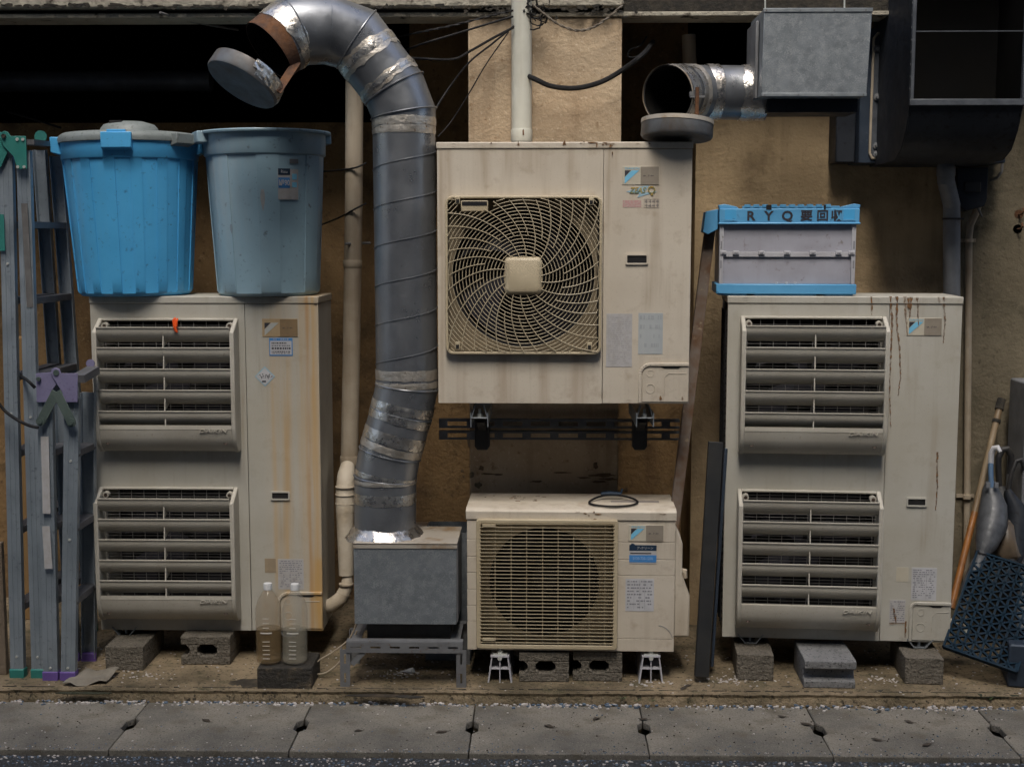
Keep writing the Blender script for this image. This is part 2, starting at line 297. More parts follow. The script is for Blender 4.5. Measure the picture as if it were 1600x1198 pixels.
# cloudy water bottle plastic
def clear(name, col, rough, alpha_t):
    m = bpy.data.materials.new(name); m.use_nodes = True; b = m.node_tree.nodes['Principled BSDF']
    b.inputs['Base Color'].default_value = (*col, 1); b.inputs['Roughness'].default_value = rough; b.inputs['Alpha'].default_value = alpha_t; return m
def clear_old(name, col, rough, alpha_t):
    m = bpy.data.materials.new(name); m.use_nodes = True; b = m.node_tree.nodes['Principled BSDF']
    b.inputs['Base Color'].default_value = (*col, 1); b.inputs['Roughness'].default_value = rough
    b.inputs['Transmission Weight'].default_value = alpha_t; b.inputs['IOR'].default_value = 1.3
    return m
def stained(src, name, bands):
    """copy of a material with soft vertical run marks: (object x, half width, colour, amount, z0, z1)"""
    m = src.copy(); m.name = name; nt = m.node_tree; N = nt.nodes; L = nt.links; b = N['Principled BSDF']
    tc = N.new('ShaderNodeTexCoord'); sp = N.new('ShaderNodeSeparateXYZ'); L.new(tc.outputs['Object'], sp.inputs[0])
    def mr(src_, a, c, t0=0, t1=1):
        r = N.new('ShaderNodeMapRange'); r.interpolation_type = 'SMOOTHSTEP'
        for k, v in (('From Min', a), ('From Max', c), ('To Min', t0), ('To Max', t1)): r.inputs[k].default_value = v
        L.new(src_, r.inputs['Value']); return r.outputs[0]
    def ma(op, a, c):
        x = N.new('ShaderNodeMath'); x.operation = op
        for i, v in enumerate((a, c)):
            if isinstance(v, (int, float)): x.inputs[i].default_value = v
            else: L.new(v, x.inputs[i])
        return x.outputs[0]
    mp = N.new('ShaderNodeMapping'); L.new(tc.outputs['Object'], mp.inputs[0]); mp.inputs['Scale'].default_value = (40, 40, 1.6)
    nz = N.new('ShaderNodeTexNoise'); nz.inputs['Scale'].default_value = 1; nz.inputs['Detail'].default_value = 5; L.new(mp.outputs[0], nz.inputs['Vector'])
    nf = mr(nz.outputs['Fac'], .3, .62, .25, 1)
    wob = ma('MULTIPLY', ma('SUBTRACT', nz.outputs['Fac'], .5), .012)
    cur = b.inputs['Base Color'].links[0].from_socket
    for (x, hw, col, amt, z0, z1) in bands:
        d = ma('ABSOLUTE', ma('SUBTRACT', ma('ADD', sp.outputs[0], wob), x), 0)
        f = mr(d, hw, 0, 0, amt)
        f = ma('MULTIPLY', ma('MULTIPLY', f, nf), ma('MULTIPLY', mr(sp.outputs[2], z0 - .05, z0 + .05), mr(sp.outputs[2], z1 + .02, z1 - .02)))
        mx = N.new('ShaderNodeMix'); mx.data_type = 'RGBA'; L.new(f, mx.inputs[0]); L.new(cur, mx.inputs[6]); mx.inputs[7].default_value = (*col, 1); cur = mx.outputs[2]
    L.new(cur, b.inputs['Base Color']); return m
m_bottle = clear('murky_bottle_plastic', (.30, .21, .11), .1, .27)
m_bottle2 = clear('clear_bottle_plastic', (.40, .37, .30), .1, .23)

# ------------------------------------------------------------------ setting: ground, road, gutter
g = MB(); g.add([(-40, -30, -.5), (40, -30, -.5), (40, 40, -.5), (-40, 40, -.5)], [(0, 1, 2, 3)])
tag(g.build('ground', m_interior), kind='structure')
YG0, YG1 = atz(800, 1180, -.05).y, atz(800, 1101, -.04).y
rd = MB(); rd.box(-40, 40, -30, YG0 - .012, -.42, -.058)
tag(rd.build('road', m_road), kind='structure')
YL = atz(800, 1084, 0).y
lg = MB(); lg.prism([(YL + .11, -.45), (YL + .11, 0), (9, 0), (9, -.45)], 'x', -14, 14)
pv = tag(lg.build('pavement', m_ledge), kind='structure')
rnd = random.Random(21); e = MB(); nn = 1800; wob = [0, 0]; vs = []
for i in range(nn + 1):
    x = -8 + 16 * i / nn; wob[0] = .85 * wob[0] + rnd.uniform(-.0022, .0022); wob[1] = .8 * wob[1] + rnd.uniform(-.0014, .0014)
    vs += [(x, YG1 + .009 + wob[0], -.4), (x, YG1 + .008 + wob[0], -.034 + wob[1]), (x, YG1 + .018 + wob[0], -.010 + wob[1]), (x, YL + .006 + wob[0], .0015 + wob[1] * .6), (x, YL + .05, .0012 + wob[1] * .4), (x, YL + .12, .0002)]
e.add(vs, [(6*i+k, 6*i+k+1, 6*i+k+7, 6*i+k+6) for i in range(nn) for k in range(5)]); e.build('worn_kerb_edge', m_ledge, pv, smooth=True)

seams = [-75, 195, 467, 737, 1007, 1280, 1557, 1830]
names = ['leftmost concrete gutter cover, dark and cut off by the picture edge', 'second concrete gutter cover from the left, below the double fan unit with bins',
 'third concrete gutter cover from the left, stained brown near the slotted steel stand', 'pale concrete gutter cover in front of the smallest low fan unit',
 'concrete gutter cover right of the smallest unit, below the leaning dark plank', 'concrete gutter cover in front of the rightmost double fan unit', 'rightmost concrete gutter cover near the blue plastic mat']
for i in range(7):
    x0 = atz(seams[i], 1140, -.04).x + .0018; x1 = atz(seams[i+1], 1140, -.04).x - .0018
    y0, y1 = YG0, YG1; ym = (y0 + y1) / 2 + .01; nr = .021; nl = .062
    poly = [(x0, y0), (x1, y0), (x1, ym - nl), (x1 - nr, ym - nl * .6), (x1 - nr, ym + nl * .6), (x1, ym + nl), (x1, y1), (x0, y1),
            (x0, ym + nl), (x0 + nr, ym + nl * .6), (x0 + nr, ym - nl * .6), (x0, ym - nl)]
    cx = (x0 + x1) / 2
    s = MB(); s.prism([(p[0] - cx, p[1] - ym) for p in poly], 'z', -.028, 0)
    o = s.build('gutter_cover', m_slab, bevel=.004); o.location = (cx, ym, -.04 + random.uniform(-.002, .002)); o.rotation_euler = (0, 0, R(random.uniform(-.15, .15)))
    tag(o, names[i], 'gutter cover', 'concrete covers over the roadside gutter')

# ------------------------------------------------------------------ building
YW, YP = 5.74, 5.42
bld = empty('building', (at(850, 1000, YW).x, YW, 0), label='beige stucco back wall of a building with a pilaster, concrete beam and dark openings', cat='building')
b_ = rel(bld)
def W(x0, x1, y0, y1, z0, z1, mb):
    o = b_((0, 0, 0)); mb.box(x0 + o.x, x1 + o.x, y0 + o.y, y1 + o.y, z0 + o.z, z1 + o.z)
zb = at(850, 27, YP).z                      # underside of the beam
zo = at(300, 192, YW).z                     # sill of the left opening
zo2 = at(1200, 165, YW).z
xa = at(640, 100, YW).x; xb = at(1062, 100, YW).x; xc = at(1395, 100, YW).x; xr = at(1500, 400, YW).x
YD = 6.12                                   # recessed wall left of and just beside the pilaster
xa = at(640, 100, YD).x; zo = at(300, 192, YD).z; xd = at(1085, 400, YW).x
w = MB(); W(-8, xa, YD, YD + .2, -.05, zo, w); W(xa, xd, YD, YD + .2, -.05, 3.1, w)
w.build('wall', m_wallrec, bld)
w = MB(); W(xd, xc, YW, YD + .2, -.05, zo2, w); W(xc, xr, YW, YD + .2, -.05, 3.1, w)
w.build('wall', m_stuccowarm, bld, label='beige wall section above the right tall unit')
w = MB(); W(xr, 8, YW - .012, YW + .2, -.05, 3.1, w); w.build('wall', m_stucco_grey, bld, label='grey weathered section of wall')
w = MB(); W(at(733, 500, YP).x, at(968, 500, YP).x, YP, YD, -.05, zb - .002, w); W(at(733, 500, YP).x, at(968, 500, YP).x, 5.582, YD, zb - .002, 3.1, w); w.build('pilaster', m_stucco, bld, bevel=.006)
xe = at(975, 20, 5.38).x
w = MB(); W(-8, xe, 5.385, 5.58, at(850, 11, 5.385).z, 3.6, w); w.build('beam', m_beam, bld, bevel=.008)
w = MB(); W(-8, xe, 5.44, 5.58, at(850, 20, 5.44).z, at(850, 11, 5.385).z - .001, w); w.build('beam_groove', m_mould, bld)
w = MB(); W(-8, 8, 5.41, 5.58, zb, at(850, 19, 5.41).z, w); w.build('beam_lip', m_beam, bld, bevel=.004)
w = MB(); W(xe + .001, 8, 5.42, 5.58, at(850, 19, 5.41).z + .001, 3.6, w); w.build('beam', m_mould, bld, label='soot blackened end of the beam')
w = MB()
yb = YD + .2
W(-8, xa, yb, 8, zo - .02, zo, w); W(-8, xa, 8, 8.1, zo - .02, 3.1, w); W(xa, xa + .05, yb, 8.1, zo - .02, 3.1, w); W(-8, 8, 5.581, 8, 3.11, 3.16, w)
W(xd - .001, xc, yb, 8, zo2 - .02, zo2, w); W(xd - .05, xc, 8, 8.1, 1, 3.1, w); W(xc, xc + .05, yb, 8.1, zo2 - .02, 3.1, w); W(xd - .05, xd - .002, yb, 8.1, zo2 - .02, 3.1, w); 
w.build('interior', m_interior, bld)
p = at(0, 128, 6.4); w = MB(); w.tube([b_((-6, 6.4, p.z)), b_((at(330, 130, 6.4).x, 6.4, p.z))], .05, 14); w.build('indoor_pipe', m_aludark, bld, smooth=True)
# cracked patch of plaster and anchor holes on the pilaster above the small unit
w = MB()
random.seed(3)
def blotch(mb, cx, cz, rx, rz, y, n=12, j=.35):
    pts = []
    for k in range(n):
        a = 2 * math.pi * k / n; q = 1 + random.uniform(-j, j); pts.append((cx + rx * q * math.cos(a), cz + rz * q * math.sin(a)))
    mb.prism(pts, 'y', y - .0015, y + .002)
for (px, py, rx, rz) in [(752, 731, .012, .01), (750, 757, .008, .008), (931, 727, .009, .014), (763, 740, .03, .004), (778, 741, .02, .003), (942, 742, .05, .008), (935, 752, .03, .005), (950, 748, .04, .006), (878, 738, .035, .003), (838, 752, .03, .004), (912, 746, .03, .003)]:
    q = b_(at(px, py, YP)); blotch(w, q.x, q.z, rx, rz, q.y)
for (px, py, rx, rz) in [(722, 735, .008, .008), (978, 765, .01, .012), (724, 744, .006, .006)]:
    q = b_(at(px, py, YD)); blotch(w, q.x, q.z, rx, rz, q.y)
w.build('plaster_damage', m_chip, bld)
w = MB()
for (px, py) in [(737, 742), (747, 757)]:
    q = b_(at(px, py, YP)); blotch(w, q.x, q.z, .012, .012, q.y - .003)
w.build('anchor_plug', m_stucco_grey, bld)
w = MB()
for i in range(46):   # mould creeping along beam groove and beneath it
    px = random.uniform(700, 1000); q = b_(at(px, 14 + random.uniform(-5, 16) * random.random(), 5.384)); blotch(w, q.x, q.z, random.uniform(.004, .02), random.uniform(.003, .009), q.y, 9, .5)
for px in list(range(0, 720, 14)): q = b_(at(px + random.uniform(-5, 5), 8 + random.uniform(0, 5), 5.384)); blotch(w, q.x, q.z, random.uniform(.01, .03), random.uniform(.003, .008), q.y, 9, .5)
tag(w.build('mould_spots', m_mould, bld), kind='stuff')
op = empty('sky_blocking_building', (0, -1.6, -.058), label='unseen grey building added behind the camera to block low sky and side light', cat='building')  # added out of view to cut low sky and darken the recesses
mb = MB(); wins = [(-9 + 3 * i, 3.2 * j) for i in range(7) for j in range(3)]
for j in range(3):
    z = .9 + 2.7 * j; mb.box(-12, 12, -.3, 0, z - .9, z); 
    for i in range(8): mb.box(-12 + 3 * i, -10.2 + 3 * i, -.3, 0, z, z + 1.8 if j < 2 else z + 2.2)
mb.build('wall', M('grey_render', (.22, .21, .20), (.15, .145, .14), sc=1.5, rough=.9), op)
for j in range(3):
    for i in range(8): MB().box(-10.2 + 3 * i, -9 + 3 * i, -.28, -.24, .9 + 2.7 * j, 2.7 + 2.7 * j).build('window', m_fin, op)
mb = MB()
for sx_ in (-1, 1):
    mb.box(min(sx_ * 1.65, sx_ * 14), max(sx_ * 1.65, sx_ * 14), -4.5, -.31, 0, 17)
mb.build('side_light_blocker', M('dark_render', (.16, .155, .15), (.11, .105, .10), sc=1.5, rough=.9), op)  # added tall blocks, gap between them keeps the middle lit and dims the sides
# bolts and wire stains on the grey wall
for (px, py) in [(1592, 335), (1590, 358)]:
    t = empty('wall_hook', at(px, py, YW - .012), label='small rusty hook on the grey wall, ' + ('upper of two' if py < 350 else 'lower of two'), cat='hook')
    MB().tube([(0, 0, 0), (0, -.03, 0), (.005, -.045, .012), (.005, -.035, .025)], .004, 8).build('hook', m_rust, t, smooth=True)
    MB().lathe([(.0, -.004), (.02, -.003), (.02, 0), (0, 0)], 14, Matrix.Rotation(R(90), 4, 'X')).build('wall_plate', m_rust, t)

# ------------------------------------------------------------------ outdoor units: shared parts
def panel_hole(mb, x0, x1, z0, z1, cx, cz, r, y0, y1, n=64):
    angs = sorted(set([2 * math.pi * k / n for k in range(n)] + [math.atan2(z - cz, x - cx) % (2 * math.pi) for x in (x0, x1) for z in (z0, z1)]))
    vs = []; fs = []
    for a in angs:
        c, s = math.cos(a), math.sin(a); t = []
        if c > 1e-9: t.append((x1 - cx) / c)
        if c < -1e-9: t.append((x0 - cx) / c)
        if s > 1e-9: t.append((z1 - cz) / s)
        if s < -1e-9: t.append((z0 - cz) / s)
        t = min(t)
        vs += [(cx + c * t, y0, cz + s * t), (cx + c * r, y0, cz + s * r), (cx + c * r, y1, cz + s * r)]
    m = len(angs)
    for i in range(m):
        j = (i + 1) % m; fs += [(3*i, 3*i+1, 3*j+1, 3*j), (3*i+1, 3*i+2, 3*j+2, 3*j+1)]
    mb.add(vs, fs)
def wall_rect_hole(mb, X0, X1, Z0, Z1, x0, x1, z0, z1, y0, y1):
    mb.box(X0, x0, y0, y1, Z0, Z1); mb.box(x1, X1, y0, y1, Z0, Z1); mb.box(x0, x1, y0, y1, Z0, z0); mb.box(x0, x1, y0, y1, z1, Z1)
def rr_poly(x0, x1, z0, z1, r, n=5):
    P = []
    for cx, cz, a0 in ((x1 - r, z1 - r, 0), (x0 + r, z1 - r, 90), (x0 + r, z0 + r, 180), (x1 - r, z0 + r, 270)):
        for k in range(n + 1): a = R(a0 + 90 * k / n); P.append((cx + r * math.cos(a), cz + r * math.sin(a)))
    return P
def ring_poly(mb, outer, inner, y0, y1):
    n = len(outer); vs = [(p[0], y0, p[1]) for p in outer] + [(p[0], y0, p[1]) for p in inner] + [(p[0], y1, p[1]) for p in inner] + [(p[0], y1, p[1]) for p in outer]
    fs = []
    for i in range(n):
        j = (i + 1) % n
        fs += [(i, j, n + j, n + i), (n + i, n + j, 2*n + j, 2*n + i), (2*n + i, 2*n + j, 3*n + j, 3*n + i), (3*n + i, 3*n + j, j, i)]
    mb.add(vs, fs)
def screw(t, x, z, y=0, r=.006, mat=None):
    MB().lathe([(0, -.003), (r * .7, -.003), (r, -.0015), (r, .001)], 12, Matrix.Translation((x, y, z)) @ Matrix.Rotation(R(-90), 4, 'X') @ Matrix.Scale(-1, 4, (0, 0, 1))).build('screw', mat or m_screw, t, smooth=True)
def handle_recess(t, x, z, w, h, mat):
    mb = MB(); ring_poly(mb, rr_poly(x - w/2, x + w/2, z - h/2, z + h/2, .006), rr_poly(x - w/2 + .006, x + w/2 - .006, z - h/2 + .006, z + h/2 - .006, .003), -.006, .002)
    o = mb.build('handle_frame', mat, t, smooth=True)
    MB().box(x - w/2 + .005, x + w/2 - .005, -.0025, .001, z - h/2 + .005, z + h/2 - .005).build('handle_cavity', m_fin, o)
def nameplate(t, x0, x1, z0, z1, old=False, silver=False):
    a, b = (m_plateold, m_plateold2) if old else (m_plate, m_plate2)
    p = MB().box(x0, x1, -.002, .001, z0, z1).build('nameplate', a, t, bevel=.0008)
    w = x1 - x0; h = z1 - z0; xm = x0 + w * .5
    MB().box(xm, x1 - .001, -.0028, -.0019, z0 + .001, z1 - .001).build('nameplate_field', b, p)
    xl = x0 + w * .07; zt = z0 + h * .78; s = h * .75
    MB().prism([(xl, zt), (xl + s * .45, zt), (xl, zt - s * .45)], 'y', -.003, -.0019).build('emblem_dark', m_ink, p)
    MB().prism([(xl + s * .5, zt), (xl + s * 1.05, zt), (xl, zt - s * .95), (xl, zt - s * .5)], 'y', -.003, -.0019).build('emblem_stripe', m_silver if silver else m_cyan, p)
    if not silver: text('nameplate_lettering', 'DAIKIN', h * .16, (xl + w * .2, -.0025, z0 + h * .88), m_cyan, p, 1.5)
    # small handwriting-like script on the right field
    mb = MB(); cx = xm + w * .07; cz = z0 + h * .48; u = w * .036
    for pts in ([(0, .3), (.5, -.4), (1, .5)], [(1, -.3), (1.5, .4), (1.7, -.4)], [(2.4, -.35), (2.7, -.35)], [(3.6, -.7), (4.1, .7), (4.6, .7)], [(4.7, .1), (5.6, .1)], [(5.8, -.3), (6.3, .5), (6.6, -.3), (7.3, .4), (8, -.1)]):
        mb.tube([(cx + a_ * u, -.0028, cz + b2 * u) for a_, b2 in pts], .0007, 5)
    mb.build('nameplate_script', m_ink, p)
def label_text(t, x0, x1, z0, z1, mat, name='label', rows=10, ink=None, seed=1, cols=None):
    p = MB().box(x0, x1, -.0012, .001, z0, z1).build(name, mat, t)
    rnd = random.Random(seed); mb = MB(); w = x1 - x0; h = z1 - z0; m = w * .06
    for i in range(rows):
        z = z1 - h * (.06 + .9 * i / rows); x = x0 + m
        while x < x1 - m - .004:
            q = rnd.uniform(.003, .012)
            if x + q > x1 - m: q = x1 - m - x
            if rnd.random() < .72: mb.box(x, x + q, -.0017, -.001, z - h * .38 / rows, z)
            x += q + rnd.uniform(.0015, .006)
    for c in cols or []: mb.box(x0 + w * c - .0004, x0 + w * c + .0004, -.0017, -.001, z0 + h * .05, z1 - h * .05)
    mb.build('print', ink or m_inkgrey, p); return p
def fan(t, cx, cz, r, y, name='fan'):
    mb = MB(); mb.lathe([(0, -.03), (r * .22, -.025), (r * .26, .03), (0, .03)], 24, Matrix.Translation((cx, y, cz)) @ Matrix.Rotation(R(90), 4, 'X'))
    for b in range(4):
        vs = []; n = 10
        for i in range(n + 1):
            rr = r * (.24 + .72 * i / n); a0 = b * math.pi / 2 + .35 * i / n; wd = R(50) * (.6 + .5 * i / n)
            for k in range(5):
                a = a0 + wd * k / 4; vs.append((cx + rr * math.cos(a), y + .025 - .05 * k / 4, cz + rr * math.sin(a)))
        mb.add(vs, [(i*5+k, i*5+k+1, (i+1)*5+k+1, (i+1)*5+k) for i in range(n) for k in range(4)])
    return mb.build(name, m_fan, t, smooth=True)
def valve_cover(t, x0, x1, z0, z1, mat, r=.05, circles=True):
    """small raised access door in the lower right corner with a rounded upper left shoulder"""
    def P(i): # outline offset inward by i
        pts = [(x0 + i, z0)]
        for k in range(7):
            a = R(180 - 90 * k / 6); pts.append((x0 + r + (r - i) * math.cos(a), z1 - r + (r - i) * math.sin(a)))
        return pts + [(x1, z1 - i)]
    o = MB()
    a, b = P(0), P(.012); n = len(a)
    for i in range(n - 1):
        q = [a[i], a[i+1], b[i+1], b[i]]; o.prism(q, 'y', -.009, .001)
    cov = o.build('valve_cover', mat, t, bevel=.002)
    MB().prism([(x0 + .014, z0 + .004)] + [(p[0], p[1]) for p in P(.014)[1:-1]] + [(x1 - .001, z1 - .014), (x1 - .001, z0 + .004)], 'y', -.004, .001).build('cover_plate', mat, cov, bevel=.0015)
    MB().prism([(x0 + .06 + (x1 - x0 - .1) * .25, z1 - .014), (x1 - .03, z1 - .014), (x1 - .04, z1 - .021), (x0 + .075 + (x1 - x0 - .1) * .25, z1 - .021)], 'y', -.0055, -.0035).build('finger_slot', m_fin, cov)
    if circles:
        mb = MB()
        for f, rr in ((.74, .013), (.36, .017)):
            pts = [(x0 + .045 + rr * math.cos(a), -.0045, z0 + (z1 - z0) * f + rr * math.sin(a)) for a in [2 * math.pi * k / 20 for k in range(20)]]
            mb.tube(pts, .0014, 5, closed=True)
        xx0, xx1, zz0, zz1 = x0 + .045 + (x1 - x0) * .28, x1 - .01, z0 + .03, z1 - .04
        mb.tube([(xx0, -.0045, zz0), (xx0, -.0045, zz1 - .015), (xx0 + .015, -.0045, zz1), (xx1, -.0045, zz1)], .0013, 5)
        mb.build('knockouts', mat, cov, smooth=True)
    return cov
def body_shell(t, w0, w1, D, H, mat, seam, lid=.026, cut=None, open_side=None):
    """side, back and bottom sheets of a casing; returns the casing"""
    th = .012; mb = MB()
    mb.box(w1 - th, w1, .0125, D, .0, H - lid)
    if not open_side: mb.box(w0, w0 + th, .0125, D, 0, H - lid)
    else:
        mb.box(w0, w0 + th, .0125, .05, 0, H - lid); mb.box(w0, w0 + th, D - .03, D, 0, H - lid)
    mb.box(w0 + th, w1 - th, D - th, D, 0, H - lid); mb.box(w0 + th, w1 - th, .0125, D - th, 0, th)
    c = mb.build('casing', mat, t, bevel=.003)
    MB().box(seam - .02, seam, .02, D - .02, .02, H - lid - .01).build('partition', m_fin, t)
    MB().box(w0 + .03, seam - .03, .2, .215, .02, H - lid - .01).build('cooling_coil', m_fin, t)
    if open_side:
        MB().box(w0 + .03, w0 + .035, .05, D - .03, .02, H - lid - .01).build('side_coil', m_fin, t)
        k = MB()
        for i in range(int((H - .1) / .03)): z = .05 + i * .03; k.box(w0 - .004, w0 + .002, .052, D - .032, z, z + .004)
        for i in range(5): y = .055 + i * (D - .09) / 4; k.box(w0 - .006, w0 - .002, y, y + .005, .03, H - .06)
        k.build('side_grille', m_fin, t)
    l = MB().box(w0 - .003, w1 + .003, -.004, D + .003, H - lid + .001, H).build('top_lid', mat, t, bevel=.004, seg=3)
    return c

def louvre_guard(t, x0, x1, z0, z1, zs, mat, D=.095):
    """deep plastic air-deflecting hood with five angled slats over a wire grille"""
    th = .017
    def cheek(xa_, xb_):
        pr = [(0, z1), (-.012, z1), (-.022, z1 - .006), (-D, z1 - .05), (-D, z0 + .11), (-D * .93, z0 + .06), (-D * .75, z0 + .025), (-D * .5, z0 + .004), (-D * .42, z0), (0, z0)]
        return MB().prism(pr, 'x', xa_, xb_)
    g = cheek(x0, x0 + th).build('guard_cheek', mat, t, bevel=.004)
    cheek(x1 - th, x1).build('guard_cheek', mat, t, bevel=.004)
    a, b = x0 + th, x1 - th
    zt = zs[-1]
    out = [(-D + .003, zt), (-D + .003, z0 + .11), (-D * .91, z0 + .062), (-D * .73, z0 + .029), (-D * .48, z0 + .008), (-D * .38, z0 + .003)]
    inn = [(p[0] + .006, p[1] + (.004 if i else 0)) for i, p in enumerate(out)]
    sk = MB().prism(out + [(0, z0 + .003), (0, z0 + .009)] + inn[::-1], 'x', a, b).build('guard_skirt', mat, t, smooth=True)
    for fx in (a + .028, b - .028): 
        q = MB().lathe([(0, -.004), (.006, -.004), (.0085, 0)], 14, Matrix.Translation((fx, -D * .82, z0 + .043)) @ Matrix.Rotation(R(62), 4, 'X')); q.build('screw', m_screw, sk, smooth=True)
    text('embossed_lettering', 'DAIKIN', .019, (b - .075, -D + .001, z0 + .092), mat, sk, 1.75, .0016, shear=.25)
    bar = MB().box(a, b, -.016, 0, z1 - .010, z1); bar.build('guard_top_bar', mat, t, bevel=.003)
    for i, z in enumerate(zs[:-1]):
        mb = MB(); pf = [(-D, z), (-D, z - .004), (-D + .004, z - .006), (-D + .005, z - .022), (-D + .012, z - .038), (-D + .026, z - .051), (-D + .044, z - .060), (-.034, z - .064)]
        mb.prism(pf + [(-.034, z - .061)] + [(p[0] + .003, p[1] + .003) for p in pf[6:3:-1]] + [(-D + .0085, z - .02), (-D + .008, z)], 'x', a, b)
        s = mb.build('slat', mat, t, smooth=True)
        zn = zs[i + 1]; xm = (a + b) / 2
        MB().prism([(-D + .014, z - .014), (-D + .003, zn), (-.034, z - .066)], 'x', xm - .002, xm + .002).build('slat_rib', mat, s)
    gr = MB(); nx = 11; y = -.006
    for i in range(nx): x = a + .01 + (b - a - .02) * i / (nx - 1); gr.box(x - .0011, x + .0011, y - .001, y + .001, z0 + .03, z1 - .01)
    n = int((z1 - z0 - .04) / .0125)
    for i in range(n): z = z0 + .03 + i * .0125; gr.box(a, b, y + .0012, y + .003, z - .0008, z + .0008)
    gr.build('wire_grille', m_cablegrey, t)
    for fx in (a + .014, b - .014):
        MB().lathe([(0, -.026), (.011, -.026), (.013, -.02), (.015, .0)], 16, Matrix.Translation((fx, -.002, z1 - .027)) @ Matrix.Rotation(R(-90), 4, 'X') @ Matrix.Scale(-1, 4, (0, 0, 1)) @ Matrix.Scale(-1, 4, (0, 0, 1))).build('mount_boss', mat, t, smooth=True) if False else None
        bo = MB().tube([(fx, .0, z1 - .027), (fx, -.03, z1 - .029)], .0125, 16).build('mount_boss', mat, t, smooth=True)
        MB().tube([(fx, -.029, z1 - .029), (fx, -.0315, z1 - .029)], .007, 12).build('screw', m_screw, bo, smooth=True)

def double_unit(fr, label, px, H_py, seam_px, guards, mat, side=None):
    """tall two-fan outdoor unit. px: left and right front edges at mid height"""
    t = empty('outdoor_unit', fr.loc, fr.rz, label=label, cat='air conditioner', group='tall two-fan outdoor units')
    w0 = fr.l(px[0], 740).x; w1 = fr.l(px[1], 740).x; H = fr.l(px[2], H_py).z; D = .33
    sx = fr.l(seam_px, 740).x; lid = .03
    body_shell(t, w0, w1, D, H, mat, sx, lid, open_side=side)
    mb = MB(); P = []
    for (gx0, gx1, gy0, gy1, sl) in guards:
        a = fr.l(gx0, (gy0 + gy1) / 2); b = fr.l(gx1, (gy0 + gy1) / 2); q0 = fr.l((gx0 + gx1) / 2, gy1); q1 = fr.l((gx0 + gx1) / 2, gy0)
        zs = [fr.l((gx0 + gx1) / 2, s, -.095).z for s in sl]
        P.append((a.x, b.x, q0.z, q1.z, zs))
    xA, xB = w0, sx - .001; top = H - lid
    (a1, b1, z01, z11, s1), (a2, b2, z02, z12, s2) = P
    i = .02
    A, B = min(a1, a2) + i, max(b1, b2) - i
    mb.box(xA, A, 0, .012, 0, top); mb.box(B, xB, 0, .012, 0, top)
    mb.box(A, B, 0, .012, z11 - .012, top); mb.box(A, B, 0, .012, z12 - .012, z01 + .02); mb.box(A, B, 0, .012, 0, z02 + .02)
    mb.build('front_panel', mat, t)
    MB().box(sx + .001, w1, 0, .012, 0, top).build('service_panel', mat, t, bevel=.002)
    for (a, b, z0, z1, zs) in P:
        louvre_guard(t, a, b, z0, z1, zs, m_plastic)
        fan(t, (a + b) / 2, (z0 + z1) / 2, .23, .10)
    return t, w0, w1, H, sx
def part(t, name): return [c for c in t.children if c.name.split('.')[0] == name]

# ---- left tall unit
frL = Frame(at(325, 984, 5.22), R(0))
tL, w0, w1, HL, sx = double_unit(frL, 'tall two-fan outdoor unit on the left with yellow rust stain, carrying both plastic bins', (150, 501, 325), 463, 388,
    [(158, 375, 497, 703, (511, 543, 576, 609, 642, 671)), (160, 375, 760, 964, (779, 811, 843, 875, 907, 937))], m_case_grey)
L = frL.l
def rect(fr, x0, y0, x1, y1):
    a = fr.l(x0, y1); b = fr.l(x1, y0); return a.x, b.x, a.z, b.z
nameplate(tL, *rect(frL, 410, 498, 465, 526), old=True, silver=True)
s = MB().box(*(lambda r: (r[0], r[1], -.0012, .001, r[2], r[3]))(rect(frL, 421, 528, 457, 556))).build('service_sticker', m_lblue, tL, bevel=.0005)
x0, x1, z0, z1 = rect(frL, 422.5, 532.5, 455.5, 554)
MB().box(x0, x1, -.0018, -.0011, z0, z1).build('sticker_field', m_white, s)
text('print', '住宅 ・ 設備工事', .0085, ((x0 + x1) / 2, -.0016, z1 + .0055), m_white, s, 1.0)
text('print', '〒 ○○設備株式会社', .007, ((x0 + x1) / 2, -.002, z1 - .009), m_lblue, s, 1.0) if False else None
mb = MB(); rnd = random.Random(4)
for row, (zz, hh, wr) in enumerate([(.009, .005, .8), (.019, .003, .9), (.03, .007, .92), (.043, .004, .88), (.05, .003, .9)]):
    x = x0 + .006
    while x < x0 + (x1 - x0) * wr: q = rnd.uniform(.003, .009); mb.box(x, x + q, -.0023, -.0017, z1 - zz - hh / 2, z1 - zz + hh / 2); x += q + rnd.uniform(.0015, .004)
mb.build('print', m_ink, s)
c = L(414, 588); q = .041
dm = MB().prism([(c.x, c.z - q), (c.x + q, c.z), (c.x, c.z + q), (c.x - q, c.z)], 'y', -.0012, .001).build('diamond_sticker', m_lightblue, tL)
q *= .86; MB().prism([(c.x, c.z - q), (c.x + q, c.z), (c.x, c.z + q), (c.x - q, c.z)], 'y', -.0017, -.0011).build('sticker_field', m_white, dm)
mb = MB(); rnd = random.Random(5)
for k in range(9):
    xx = c.x - .024 + k * .006; mb.tube([(xx, -.0022, c.z + rnd.uniform(-.008, .012)), (xx + rnd.uniform(.001, .006), -.0022, c.z + rnd.uniform(-.01, .012)), (xx + .004, -.0022, c.z + rnd.uniform(-.008, .01))], .0009, 4)
mb.box(c.x - .012, c.x + .004, -.0022, -.0016, c.z - .023, c.z - .017)
mb.build('print', m_ink, dm)
q = L(438, 774); handle_recess(tL, q.x, q.z, .078, .036, m_case_grey)
label_text(tL, *rect(frL, 435, 873, 474, 920), m_whitefade, rows=14, seed=8, cols=(.12, .5))
